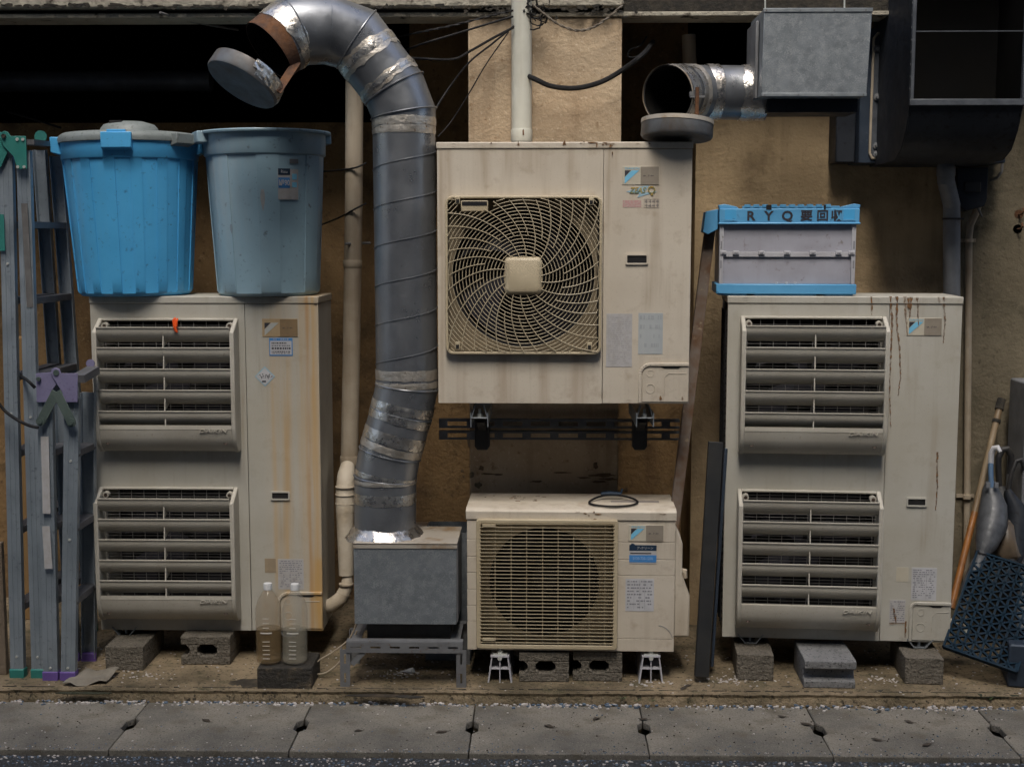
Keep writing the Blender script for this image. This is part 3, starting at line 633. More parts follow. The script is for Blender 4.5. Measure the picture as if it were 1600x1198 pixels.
MB().box(*(lambda r: (r[0], r[1], -.0012, .001, r[2], r[3]))(rect(frL, 414, 872, 431, 894))).build('label', M('tan_label', (.34, .27, .18), (.28, .22, .15), sc=20), tL)
vx0, _, _, vz1 = rect(frL, 434, 924, 500, 980)
valve_cover(tL, vx0, w1 - .001, .006, vz1, m_case_grey)
for px_, py_ in ((165, 468), (365, 471), (508, 473)): q = L(px_, py_, -.004); screw(tL, min(q.x, w1 - .01), q.z, -.004, .0065)
for px_, py_ in ((168, 977), (404, 930), (432, 929)): q = L(px_, py_); screw(tL, q.x, q.z, 0, .006)

Y1, Y2 = (.50, .29, .08), (.36, .17, .05)
mst = stained(m_case_grey, 'yellow_stained_enamel', [(L(489, 700).x, .055, Y1, .75, -.1, 1.5), (L(483, 700).x, .014, Y2, .45, -.1, 1.5), (L(449, 700).x, .03, Y1, .4, -.1, 1.2),
    (L(440, 700).x, .09, Y1, .22, -.1, 1.5), (L(497, 700).x, .05, Y1, .6, -.1, .3), (L(429, 700).x, .016, Y1, .3, .2, 1.3), (L(470, 700).x, .02, Y1, .35, -.1, 1.5)])
for nm in ('service_panel', 'top_lid', 'valve_cover'):
    for o in part(tL, nm):
        o.data.materials[0] = mst
        for c in o.children:
            if c.name.startswith('cover_plate'): c.data.materials[0] = mst
# orange tie clipped on the upper guard
ot = empty('cable_tie', frL.m @ L(274, 509, -.10), label='bright orange plastic tie hanging on the top slat of the left unit', cat='cable tie')
mb = MB(); mb.tube([(-.006, .02, .028), (-.004, -.004, .022), (-.001, -.008, .0), (.004, -.01, -.018), (.009, -.008, -.026)], [.005, .0065, .007, .006, .003], 8)
mb.tube([(.004, .02, .026), (.006, -.004, .018), (.006, -.01, .0), (.002, -.01, -.012)], [.004, .005, .005, .003], 8)
mb.build('tie', m_orange, ot, smooth=True)

# ---- right tall unit
frR = Frame(at(1310, 999, 5.10), R(-4.2))
tR, w0r, w1r, HR, sxr = double_unit(frR, 'tall two-fan outdoor unit on the right with brown rust drips, carrying the folding crate', (1133, 1494, 1310), 463, 1382,
    [(1155, 1382, 494, 708, (509, 543, 577, 611, 645, 675)), (1150, 1372, 765, 979, (783, 816, 849, 882, 915, 947))], m_case_grey, side=True)
L = frR.l
nameplate(tR, *rect(frR, 1416, 497, 1472, 524))
q = L(1432, 784); handle_recess(tR, q.x, q.z, .078, .036, m_case_grey)
label_text(tR, *rect(frR, 1423, 887, 1464, 937), m_white, rows=14, seed=18, cols=(.12, .6))
label_text(tR, *rect(frR, 1389, 937, 1415, 972), m_whitefade, rows=10, seed=19)
MB().box(*(lambda r: (r[0], r[1], -.0009, .001, r[2], r[3]))(rect(frR, 1400, 886, 1420, 908))).build('label', m_plate, tR)
vx0, _, _, vz1 = rect(frR, 1419, 941, 1487, 990)
valve_cover(tR, vx0, w1r - .001, .004, vz1, m_case_grey, r=.028)
for px_, py_ in ((1165, 467), (1371, 468)): q = L(px_, py_, -.004); screw(tR, q.x, q.z, -.004, .0065)
for px_, py_ in ((1142, 991), (1408, 998), (1432, 998)): q = L(px_, py_); screw(tR, q.x, q.z, 0, .0065)
def drips(t, fr, lines, mat, y=-.0015, seed=1, r=(.0018, .0034)):
    rnd = random.Random(seed)
    for ln in lines:
        mb = MB(); pts = []
        for i in range(len(ln) - 1):
            (xa_, ya_), (xb_, yb_) = ln[i], ln[i+1]; n = max(2, int(max(abs(yb_ - ya_), abs(xb_ - xa_)) / 3))
            for k in range(n): f = k / n; pts.append((xa_ + (xb_ - xa_) * f + rnd.uniform(-.6, .6), ya_ + (yb_ - ya_) * f))
        pts.append(ln[-1]); Lp = []; Rp = []; n = len(pts)
        for i, (px_, py_) in enumerate(pts):
            q = fr.l(px_, py_, y); f = i / max(1, n - 1); w = rnd.uniform(*r) * (1.5 - .9 * f)
            dx, dz = (w, 0) if abs(ln[-1][1] - ln[0][1]) >= abs(ln[-1][0] - ln[0][0]) else (0, w)
            Lp.append((q.x - dx, q.z - dz)); Rp.append((q.x + dx, q.z + dz))
        vs = [(p[0], y - .0004, p[1]) for p in Lp + Rp]; mb.add(vs, [(i, i + 1, n + i + 1, n + i) for i in range(n - 1)])
        mb.build('rust_drip', mat, t)
drips(tR, frR, [[(1362, 476), (1362, 492)], [(1392, 474), (1394, 500), (1392, 560), (1390, 600), (1391, 640), (1392, 668)],
    [(1402, 474), (1401, 500), (1406, 550), (1407, 590), (1403, 618)], [(1414, 474), (1416, 500), (1418, 524)], [(1419, 474), (1422, 492), (1419, 500)], [(1423, 474), (1422, 495)],
    [(1434, 474), (1435, 508)], [(1475, 474), (1477, 500), (1475, 520), (1474, 536)], [(1465, 706), (1464, 730), (1465, 760), (1462, 797)],
    [(1396, 950), (1400, 972)], [(1398, 958), (1400, 972)], [(1415, 970), (1414, 996)], [(1390, 973), (1414, 973)]], m_stainrust, y=-.0033)
drips(tR, frR, [[(1362, 463), (1362, 474)], [(1391, 463), (1392, 473)], [(1401, 463), (1402, 473)], [(1414, 463), (1413, 473)], [(1419, 464), (1420, 473)], [(1424, 464), (1423, 473)], [(1433, 464), (1434, 473)],
    [(1467, 464), (1468, 473)], [(1475, 464), (1475, 473)]], m_stainrust, y=-.0052, seed=4, r=(.002, .005))

# ---- wall mounted single-fan unit (top centre)
frT = Frame(at(881, 630, 4.95), R(-.5)); L = frT.l
tT = empty('outdoor_unit', frT.loc, frT.rz, label='square outdoor unit with round swirl fan guard, hung on wall brackets in the middle', cat='air conditioner')
w0t, w1t, HT = L(684, 430).x, L(1079, 430).x, L(881, 222).z; sxt = L(942, 430).x; lid = .026
body_shell(tT, w0t, w1t, .34, HT, m_case, sxt, lid)
gx0, gx1, gz0, gz1 = rect(frT, 699, 308, 939, 551)
gcx, gcz = (gx0 + gx1) / 2, (gz0 + gz1) / 2
mb = MB(); gi = .004; wall_rect_hole(mb, w0t, sxt - .001, 0, HT - lid, gx0 + gi, gx1 - gi, gz0 + gi, gz1 - gi, 0, .012); mb.build('front_panel', m_case, tT)
mb = MB(); panel_hole(mb, gx0 + gi, gx1 - gi, gz0 + gi, gz1 - gi, gcx - .003, gcz, .272, .040, .05); mb.build('fan_recess_panel', M('grimy_recess_panel', (.24, .19, .12), (.14, .105, .065), sc=8, rough=.8), tT)
mb = MB(); n = 64
mb.lathe([(.2735, .0), (.262, -.06), (.27, -.12)], n, Matrix.Translation((gcx - .003, .040, gcz)) @ Matrix.Rotation(R(90), 4, 'X')); mb.build('fan_shroud', m_fin, tT, smooth=True)
MB().box(sxt + .001, w1t, 0, .012, 0, HT - lid).build('service_panel', m_case, tT, bevel=.002)
fan(tT, gcx - .003, gcz, .262, .11)
# guard
hs = (gx1 - gx0) / 2; hz = (gz1 - gz0) / 2
mb = MB(); ring_poly(mb, rr_poly(gx0 - .004, gx1 + .004, gz0 - .004, gz1 + .004, .028), rr_poly(gx0 + .006, gx1 - .006, gz0 + .006, gz1 - .006, .02), -.030, .0)
G = mb.build('fan_guard', m_guard, tT, bevel=.003, smooth=True)
def clip_tube(mb, pts, r, n=5, lim=.004):
    run = []
    for p in pts + [None]:
        ok = p is not None and abs(p[0] - gcx) < hs - lim and abs(p[2] - gcz) < hz - lim
        if ok and p[0] < gcx - hs + .175 and p[2] > gcz + hz - .045 and p[0] > gcx - hs + .05: ok = False
        if ok: run.append(p)
        else:
            if len(run) > 1: mb.tube(run, r, n)
            run = []
def gy(rr): return -.030 - .010 * max(0, 1 - (rr / .33) ** 2)
rings = MB(); rr = .072
while rr < hs * 1.40:
    m = 110; cir = [(gcx + rr * math.cos(2*math.pi*k/m + .78), gy(rr), gcz + rr * math.sin(2*math.pi*k/m + .78)) for k in range(m + 1)]
    clip_tube(rings, cir, .0015, 4); rr += .0130
rings.build('guard_rings', m_guard, G)
sp = MB(); NS = 36
for k in range(NS):
    a0 = 2 * math.pi * k / NS; pts = []
    r0 = .066 if k % 2 == 0 else .15
    for i in range(34):
        q = r0 + (.43 - r0) * i / 33; sw = .62 * ((q - .066) / .23) ** .9 if q > .066 else 0
        sw2 = sw * .9; a = a0 + sw2; pts.append((gcx + q * math.cos(a), gy(q) - .003, gcz + q * math.sin(a)))
    clip_tube(sp, pts, .0018, 5)
sp.build('guard_spokes', m_guard, G)
mb = MB(); hb = .063
ring = []
for (sc_, y) in ((1.12, -.036), (1.0, -.049), (.9, -.052)):
    pts = rr_poly(gcx - hb * sc_, gcx + hb * sc_, gcz - hb * sc_, gcz + hb * sc_, .016 * sc_); ring.append([(p[0], y, p[1]) for p in pts])
nn = len(ring[0]); mb.add([p for q in ring for p in q], [(i*nn+k, i*nn+(k+1) % nn, (i+1)*nn+(k+1) % nn, (i+1)*nn+k) for i in range(2) for k in range(nn)] + [tuple(2*nn + k for k in range(nn))])
mb.build('guard_hub', m_guard, G, smooth=True)
for (px_, py_) in ((715, 313), (924, 315), (715, 540), (921, 541)):
    q = L(px_, py_, -.03); cl = MB().box(q.x - .009, q.x + .009, -.034, -.004, q.z - .014, q.z + .014).build('guard_clip', m_guard, G, bevel=.002)
    MB().box(q.x - .006, q.x + .006, -.0352, -.0338, q.z - .010, q.z + .004).build('clip_slot', m_fin, cl)
q0 = L(722, 329, -.03); q1 = L(761, 316, -.03)
pc = MB().box(q0.x - .004, q1.x + .004, -.034, -.0, q0.z - .004, q1.z + .006).build('guard_handle', m_guard, G, bevel=.003)
MB().box(q0.x, q1.x, -.0352, -.0338, q0.z + .018, q1.z + .003).build('handle_cavity', m_fin, pc)
nameplate(tT, *rect(frT, 972, 260, 1030, 289))
# worn coloured print and two small stamps under the nameplate
x0, x1, z0, z1 = rect(frT, 978, 290, 1028, 309)
zp = MB().prism([(x0, z0 + .022), (x0 + .05, z1 - .005), (x0 + .085, z1), (x0 + .07, z0 + .02), (x1, z0 + .022), (x0 + .06, z0 + .006), (x0 + .042, z0), (x0 + .05, z0 + .014)], 'y', -.0012, .001).build('worn_emblem', m_lightblue, tT)
text('print', 'ZEAS', .030, (x0 + .042, -.0022, z0 + .026), m_olive, zp, .85, shear=.3, bold=.02)
mb = MB(); mb.lathe([(.009, -.0008), (.014, -.0008), (.014, .0008), (.009, .0008), (.009, -.0008)], 20, Matrix.Translation((x0 + .095, -.002, z0 + .028)) @ Matrix.Rotation(R(90), 4, 'X')); mb.box(x0 + .092, x0 + .101, -.0028, -.0012, z0 + .008, z0 + .014); mb.build('print', M('amber_print', (.40, .24, .04), (.13, .16, .08), sc=90, lo=.4, hi=.6), zp)
x0, x1, z0, z1 = rect(frT, 973, 313, 1002, 324); pk = MB().box(x0, x1, -.0008, .001, z0, z1).build('print', m_pink, tT)
x0, x1, z0, z1 = rect(frT, 1006, 311, 1030, 325); mb = MB(); ring_poly(mb, [(x0, z0), (x1, z0), (x1, z1), (x0, z1)], [(x0 + .0012, z0 + .0012), (x1 - .0012, z0 + .0012), (x1 - .0012, z1 - .0012), (x0 + .0012, z1 - .0012)], -.001, .001)
rnd = random.Random(6)
for i in range(4):
    xx = x0 + .003 + i * .0138
    for j in range(2):
        zz = z0 + .003 + j * .015; mb.box(xx, xx + .011, -.001, .0, zz + rnd.uniform(.002, .006), zz + .0085); mb.box(xx + rnd.uniform(.002, .007), xx + .009, -.001, 0, zz, zz + .012)
mb.build('print', m_greyprint, tT)
q = L(995, 405); handle_recess(tT, q.x, q.z, .085, .040, m_case)
label_text(tT, *rect(frT, 947, 490, 988, 573), m_whitefade, rows=22, seed=28, ink=M('faded_print', (.36, .35, .35)), cols=(.3,))
label_text(tT, *rect(frT, 997, 489, 1036, 553), M('faded_blue_label', (.40, .42, .42), (.33, .36, .38), sc=8, zscale=.1), rows=4, seed=29, ink=M('faded_print', (.33, .35, .36)))
vx0, _, _, vz1 = rect(frT, 997, 567, 1075, 630)
valve_cover(tT, vx0, w1t - .001, .003, vz1, m_case, r=.045)
for px_, py_ in ((709, 227), (938, 227)): q = L(px_, py_, -.004); screw(tT, q.x, q.z, -.004, .0065)
for px_, py_ in ((704, 624), (816, 625), (982, 627), (1018, 626)): q = L(px_, py_); screw(tT, q.x, q.z, 0, .0065)
mb = MB(); rnd = random.Random(2)
for (px_, py_, a_, b2) in [(882, 224, .006, .009), (911, 224, .009, .006), (925, 223, .016, .003), (932, 226, .003, .007), (951, 224, .020, .005), (955, 228, .008, .006), (942, 226, .004, .004), (997, 225, .006, .002), (1015, 225, .003, .003), (810, 226, .004, .006), (768, 224, .003, .003), (810, 222, .002, .004)]:
    q = L(px_, py_, -.004); blotch(mb, q.x, q.z, a_, b2, -.0042, 10, .5)
for (px_, py_, a_, b2) in [(957, 240, .003, .007), (1032, 622, .004, .009), (1066, 622, .003, .008)]:
    q = L(px_, py_); blotch(mb, q.x, q.z, a_, b2, -.0045, 10, .4)
mb.build('rust_spots', m_stainrust, tT)
for o in part(tT, 'service_panel') + part(tT, 'front_panel'):
    o.data.materials[0] = stained(m_case, 'streaked_beige_enamel', [(L(x_, 400).x, w_, (.30, .22, .14), a_, z_, 1.2) for x_, w_, a_, z_ in
        ((755, .05, .45, HT - .17), (790, .03, .4, HT - .13), (840, .04, .35, HT - .12), (890, .04, .4, HT - .14), (700, .03, .5, .2), (960, .02, .4, HT - .12), (1020, .03, .25, HT - .1), (820, .2, .35, HT - .10), (690, .012, .5, -.1))]
        + [(L(x_, 400).x, w_, (.28, .19, .12), a_, -.1, gz0 - .003) for x_, w_, a_ in ((720, .03, .4), (790, .06, .45), (850, .04, .35), (905, .05, .45))])

# brackets carrying it
for (px_, nm) in ((749, 'left'), (1008, 'right')):
    q = at(px_, 632, 4.97); t = empty('wall_bracket', (q.x, 4.97, q.z - .05), label='galvanised arm bracket under the %s side of the wall mounted unit' % nm, cat='bracket', group='brackets under the wall mounted unit')
    MB().box(-.032, .032, 0, YP - 4.97 + .0, -.004, .0).build('arm', m_galv, t, bevel=.001)
    mb = MB(); mb.box(-.034, -.0305, -.01, .40, -.035, .018); mb.box(.0305, .034, -.01, .40, -.035, .018); mb.build('arm_side', m_galv, t)
    mb = MB(); mb.prism([(-.032, .0), (-.018, .046), (-.014, .046), (-.028, .0)], 'y', .005, .05); mb.prism([(.032, .0), (.018, .046), (.014, .046), (.028, .0)], 'y', .005, .05); mb.build('unit_foot', m_galv, t)
    MB().tube([(0, .03, -.002), (0, .03, .03)], .006, 8).tube([(0, .03, 0), (0, .03, .012)], .011, 6).build('bolt', m_silver, t, smooth=True)
    MB().prism([(-.03, -.15), (-.02, -.165), (.02, -.165), (.03, -.15), (.03, -.035), (-.03, -.035)], 'y', .24, .28).build('brace', m_matdark, t, bevel=.004)
    MB().bar((0, .10, -.03), (0, .43, -.15), .03, .006).build('brace', m_matdark, t)
YR = YP - .045
zr0, zr1 = at(850, 687, YR).z, at(850, 655, YR).z
rail = empty('mounting_rail', (at(880, 670, YR).x, YR, zr0), label='pair of slotted steel rails fixed across the pilaster under the wall mounted unit', cat='rail')
xl, xrr = at(686, 670, YR).x - rail.location.x, at(1062, 670, YR).x - rail.location.x; hh = zr1 - zr0
for a_, b2 in ((0, hh * .42), (hh * .56, hh)):
    mb = MB(); zc = (a_ + b2) / 2; xs = [xl]; x = xl
    mb.box(xl, xrr, 0, .004, a_, zc - .009); mb.box(xl, xrr, 0, .004, zc + .009, b2)
    while x < xrr: mb.box(x, min(xrr, x + .035), 0, .004, zc - .009, zc + .009); x += .115
    mb.box(xl, xrr, .004, .03, b2 - .004, b2); mb.build('slotted_rail', m_hoodedge, rail)

# ---- small unit (bottom centre)
frS = Frame(at(892, 1016, 4.97), R(-1.0)); L = frS.l
tS = empty('outdoor_unit', frS.loc, frS.rz, label='smallest outdoor unit with horizontal slat grille, low on the ground below the wall mounted one', cat='air conditioner')
w0s, w1s = L(730, 910).x, L(1054, 910).x; HS = L(892, 797).z; DS = .30
sxs = L(968, 900).x
th = .01; mb = MB(); mb.box(w0s, w0s + th, .0105, DS, 0, HS - .001); mb.box(w1s - th, w1s, .0105, DS, 0, HS - .001); mb.box(w0s + th, w1s - th, DS - th, DS, 0, HS - .001); mb.box(w0s + th, w1s - th, .0105, DS - th, 0, th)
mb.build('casing', m_case, tS, bevel=.003)
MB().box(sxs - .02, sxs, .02, DS - .02, .02, HS - .04).build('partition', m_fin, tS)
MB().box(w0s + .02, sxs - .03, .2, .21, .02, HS - .04).build('cooling_coil', m_fin, tS)
zl = L(892, 812).z
MB().prism([(-.005, zl), (-.006, HS - .006), (0, HS), (.02, HS + .006), (DS, HS + .006), (DS + .004, HS), (DS + .004, zl + .01), (DS, zl + .01), (DS, HS - .002), (.01, HS - .004), (.0, zl)], 'x', w0s - .004, w1s + .004).build('top_lid', m_case, tS, bevel=.003)
gx0, gx1, gz0, gz1 = rect(frS, 745, 811, 966, 1010)
cc = L(850, 911); cr = .214
mb = MB(); panel_hole(mb, gx0 + .004, gx1 - .004, gz0 + .004, gz1 - .004, cc.x, cc.z, cr, .028, .038); mb.build('front_panel', m_guard, tS)
mb = MB(); mb.lathe([(cr + .001, -.001), (cr - .01, -.06), (cr, -.11)], 48, Matrix.Translation((cc.x, .028, cc.z)) @ Matrix.Rotation(R(90), 4, 'X')); mb.build('fan_shroud', m_fin, tS, smooth=True)
fan(tS, cc.x, cc.z, .19, .11)
# stacked grooved surround panels, 1.5 mm joints between them
ys = [812, 842, 869, 894, 920, 945, 970, 1017]
for k in range(7):
    za, zb2 = L(735, ys[k+1]).z + .0008, L(735, ys[k]).z - .0008
    if k == 6: za = 0
    MB().box(w0s, gx0 + .003, 0, .0102, za, zb2).build('side_strip', m_case, tS, bevel=.0012)
ys = [812, 847, 874, 899, 998, 1017]
for k in range(5):
    za, zb2 = L(1010, ys[k+1]).z + .0008, L(1010, ys[k]).z - .0008
    if k == 4: za = 0
    MB().box(gx1 - .003, w1s, 0, .0102, za, zb2).build('service_panel', m_case, tS, bevel=.0012)
MB().box(gx0 + .003, gx1 - .003, 0, .0102, 0, gz0 + .006).build('bottom_strip', m_case, tS); MB().box(gx0 + .003, gx1 - .003, 0, .0102, gz1 - .006, zl).build('top_strip', m_case, tS)
mb = MB(); ring_poly(mb, rr_poly(gx0, gx1, gz0, gz1, .012), rr_poly(gx0 + .018, gx1 - .018, gz0 + .018, gz1 - .014, .006), -.024, .0)
G = mb.build('fan_guard', m_guard, tS, bevel=.003, smooth=True)
sl = MB(); NSL = 34
for i in range(NSL):
    z = gz0 + .024 + (gz1 - gz0 - .042) * i / (NSL - 1)
    sl.prism([(-.026, z + .001), (-.026, z + .0038), (-.014, z + .0018), (-.014, z + .0002)], 'x', gx0 + .014, gx1 - .014)
sl.build('guard_slats', m_guard, G)
rb = MB()
for px_ in (774, 799, 823, 848, 872, 896, 921, 945): x = L(px_, 900).x; rb.box(x - .0018, x + .0018, -.020, -.006, gz0 + .012, gz1 - .012)
rb.build('guard_ribs', m_guard, G)
rb = MB()
for z in (gz1 - .028, gz0 + .034): rb.box(gx0 + .025, gx0 + .075, -.030, -.022, z, z + .01)
rb.build('guard_latch', m_guard, G)
nameplate(tS, *rect(frS, 982, 820, 1037, 845))
x0, x1, z0, z1 = rect(frS, 983, 848, 1026, 880)
s = MB().box(x0, x1, -.0014, .001, z0, z1 - .008).build('service_sticker', m_whitefade, tS)
MB().box(x0, x1, -.0022, -.0013, z1 - .03, z1 - .008).build('sticker_header', m_ldark, s)
MB().lathe([(0, -.0008), (.0105, -.0008), (.0105, .0008), (0, .0008)], 20, Matrix.Translation((x0 + .013, -.0017, z1 - .013)) @ Matrix.Rotation(R(90), 4, 'X')).build('sticker_badge', m_ldark, s)
text('print', 'ア-クリーン', .012, ((x0 + x1) / 2 + .008, -.0026, z1 - .020), m_whitefade, s, 1.0)
MB().box(x0, x1, -.0022, -.0013, z0 + .006, z0 + .034).build('sticker_field', m_lblue, s)
text('print', '0120-720-1200', .016, ((x0 + x1) / 2, -.0026, z0 + .020), M('pale_blue_print', (.25, .42, .68)), s, .78, bold=.01)
mb = MB(); mb.box(x0 + .004, x1 - .02, -.0018, -.0013, z0 + .039, z0 + .043); mb.build('print', m_ink, s)
label_text(tS, *rect(frS, 977, 904, 1022, 954), m_white, rows=9, seed=38, cols=(.3, .5, .68))
q = L(980, 1013); MB().lathe([(.004, -.002), (.006, -.002), (.006, 0)], 14, Matrix.Translation((q.x, 0, q.z)) @ Matrix.Rotation(R(90), 4, 'X')).build('screw', m_screw, tS)
mb = MB(); a = L(1029, 977); mb.tube([(a.x + .055 * math.sin(k / 8 * 1.3), -.001, a.z - .05 * (1 - math.cos(k / 8 * 1.5))) for k in range(9)], .0009, 4); mb.build('scratch', m_inkgrey, tS)
mb = MB(); rnd = random.Random(9)
for px_, py_ in ((902, 800), (914, 802), (928, 800), (934, 803), (920, 805), (930, 811), (1036, 803)): q = L(px_, py_, -.006); blotch(mb, q.x, q.z, rnd.uniform(.003, .012), .0025, -.0062, 9, .5)
mb.build('dirt_spots', m_stainrust, tS)
mb = MB()   # dirt crumbs and printed strip on the lid
for k in range(16): x = L(rnd.choice([800, 812, 826, 840, 760]) + rnd.uniform(-8, 8), 790).x; y = rnd.uniform(.12, .24); mb.box(x, x + rnd.uniform(.003, .02), y, y + .004, HS + .0055, HS + .0075)
mb.build('dirt_spots', m_stainrust, tS)
x0 = L(955, 790, .1).x; mb = MB(); mb.box(x0, x0 + .19, .13, .165, HS + .0055, HS + .0068); mb.build('lid_label', m_greyprint, tS)
# valve cover on its right flank
zt_, zm1, zm2, zb_ = L(1056, 812, .1).z, L(1064, 893, .1).z, L(1078, 925, .1).z, L(1070, 989, .1).z
mb = MB(); mb.prism([(w1s + .002, zt_ - .01), (w1s + .022, zt_ - .045), (w1s + .034, zt_ - .085), (w1s + .034, zm1), (w1s + .065, zm2), (w1s + .065, zb_), (w1s, zb_)], 'y', .05, .22)
mb.build('pipe_cover', m_case, tS, bevel=.008, seg=3)
q = L(1073, 895, .1); mb = MB(); mb.tube([(w1s + .03, .10, q.z + .01), (w1s + .045, .10, q.z + .005), (w1s + .05, .10, q.z - .02)], [.012, .014, .01], 9); mb.build('pipe_stub', m_wrap, tS, smooth=True)
# its plastic feet
for px_, nm in ((781, 'left'), (1017, 'right')):
    q = atz(px_, 1066, 0); t = empty('unit_stand', (q.x, q.y, 0), frS.rz, label='white plastic foot with open compartments under the %s end of the smallest unit' % nm, cat='stand', group='plastic feet of the small unit')
    h = frS.loc.z - .018; h = max(h, .08); o_, i_ = .048, .033
    mb = MB()
    for y in (0, .10, .2):
        mb.prism([(-o_, 0), (-i_, h), (-i_ + .005, h), (-o_ + .006, 0)], 'y', y, y + .006 + .05); mb.prism([(o_, 0), (i_, h), (i_ - .005, h), (o_ - .006, 0)], 'y', y, y + .006 + .05)
    mb.box(-.002, .002, 0, .22, 0, h - .002); mb.box(-.041, .041, .001, .22, h * .5, h * .5 + .004); mb.box(-i_ - .003, i_ + .003, -.002, .26, h - .004, h + .002)
    mb.build('foot_frame', m_cratelight, t)
    MB().box(-.028, .028, .002, .04, h + .002, h + .007).tube([(0, .02, h), (0, .02, h + .03)], .006, 8).tube([(0, .02, h + .006), (0, .02, h + .016)], .012, 6).tube([(0, -.004, h - .008), (0, .01, h - .008)], .009, 8).build('bolt', m_silver, t)
# wire loop lying on its lid
lp = empty('cable_loop', frS.m @ Vector((L(960, 790).x, .10, HS + .009)), label='dark blue wire loop lying on top of the smallest outdoor unit', cat='wire')
pts = [(.095 * math.cos(a) * (1 + .06 * math.sin(2 * a)), .085 * math.sin(a), .004 + .012 * max(0, math.sin(a)) ** 2) for a in [2 * math.pi * k / 40 for k in range(40)]]
MB().tube(pts, .0042, 8, closed=True).build('wire', m_cable, lp, smooth=True)
MB().tube([(-.045, .082, .02), (-.01, .088, .022), (.035, .085, .02)], [.007, .009, .007], 8).tube([(.035, .085, .02), (.04, .088, .04)], .004, 6).build('plug', m_ldark, lp, smooth=True)

# ------------------------------------------------------------------ concrete blocks
def blk(px0, px1, py0, py1, label, mat=m_block, depth=.19, kind='plain', Y=None, rz=0, ztop=None, group='concrete blocks under the outdoor units'):
    c = atz((px0 + px1) / 2, py1, 0) if Y is None else at((px0 + px1) / 2, py1, Y)
    Yf = c.y; x0 = at(px0, py1, Yf).x - c.x; x1 = at(px1, py1, Yf).x - c.x; h = at((px0 + px1) / 2, py0, Yf).z
    if ztop: h = ztop
    t = tag(bpy.data.objects.new('x', None), None)
    bpy.data.objects.remove(t)
    mb = MB()
    if kind == 'plain': mb.box(x0, x1, 0, depth, 0, h)
    elif kind == 'hollow':
        for a_, b2 in ((0, .02), (.30, .70)):
            pass
        w_ = x1 - x0; poly_out = [(x0, 0), (x1, 0), (x1, h), (x0, h)]
        hx0, hx1, hz0, hz1 = x0 + w_ * .33, x0 + w_ * .73, h * .30, h * .70; nx = x0 + w_ * .17
        # solid body pieces round the cells: bottom web, top web, pillars
        mb.box(x0, x1, 0, depth, 0, hz0); mb.box(x0, x1, 0, depth, hz1, h); mb.box(nx, hx0, 0, depth, hz0, hz1); mb.box(hx1, x1, 0, depth, hz0, hz1)
        for xx, zz in ((hx0, hz0), (hx0, hz1), (hx1, hz0), (hx1, hz1), (nx, hz0), (nx, hz1)):
            sx_ = 1 if xx == hx0 else -1; sz_ = 1 if zz == hz0 else -1
            mb.prism([(xx - sx_ * .001, zz - sz_ * .001), (xx + sx_ * .016, zz - sz_ * .001), (xx - sx_ * .001, zz + sz_ * .016)], 'y', .0005, depth)
        mb.box(x0 + .002, x1 - .002, depth - .03, depth - .001, hz0 - .001, hz1 + .001)
    elif kind == 'ibeam':
        mb.prism([(0, 0), (0, h * .25), (.03, h * .36), (.035, h * .62), (.0, h * .66), (-.012, h * .70), (-.012, h * .97), (0, h), (depth, h), (depth, 0)], 'x', x0, x1)
    o = mb.build('concrete_block', mat, None, bevel=.004); o.location = (c.x, Yf, 0); o.rotation_euler = (0, 0, rz)
    return tag(o, label, 'concrete block', group)
zL = frL.loc.z; zR = frR.loc.z; zS = frS.loc.z
blk(165, 224, 1000, 1047, 'dark solid concrete block under the left end of the left tall unit', depth=.3, ztop=zL - .022)
blk(283, 360, 992, 1038, 'hollow concrete block under the middle of the left tall unit', kind='hollow', ztop=zL - .003)
blk(1151, 1208, 1008, 1063, 'pebbly solid concrete block under the left end of the right tall unit', depth=.3, ztop=zR - .028, rz=R(-4))
blk(1256, 1336, 1009, 1075, 'grey moulded concrete block with a lip under the middle of the right tall unit', m_block2, kind='ibeam', depth=.25, ztop=zR - .02, rz=R(-2))
blk(1414, 1473, 1015, 1069, 'square concrete block under the right end of the right tall unit', depth=.3, ztop=zR - .028, rz=R(-4))
blk(811, 889, 1023, 1065, 'brown stained hollow block under the small unit, left one of the pair', kind='hollow', ztop=zS - .006, Y=atz(850, 1065, 0).y)
blk(895, 972, 1023, 1064, 'green stained hollow block under the small unit, right one of the pair', kind='hollow', ztop=zS - .006, rz=R(-1.5))
mbx = blk(402, 487, 1046, 1076, 'low blackened mossy block carrying the two water bottles', m_mossblock, depth=.2, ztop=.082, group='concrete blocks under the outdoor units')
# pads below the solid blocks and metal feet of the tall units
for (px0, px1, py, sk, nm) in ((1151, 1211, 1068, 0, 'left'), (1414, 1475, 1073, 0, 'right')):
    pass
for fr, t, xs in ((frL, tL, (200, 455)), (frR, tR, (1171, 1434))):
    for px_ in xs:
        x = fr.l(px_, 1000, .04).x; mb = MB()
        mb.bar((x - .05, .02, .012), (x - .02, .02, -.024), .004, .05, (0, 1, 0)).bar((x + .05, .02, .012), (x + .02, .02, -.024), .004, .05, (0, 1, 0)).box(x - .025, x + .025, .0, .05, -.026, -.022)
        mb.tube([(x, .02, -.024), (x, .02, .005)], .006, 8).build('unit_foot', m_galv, t)

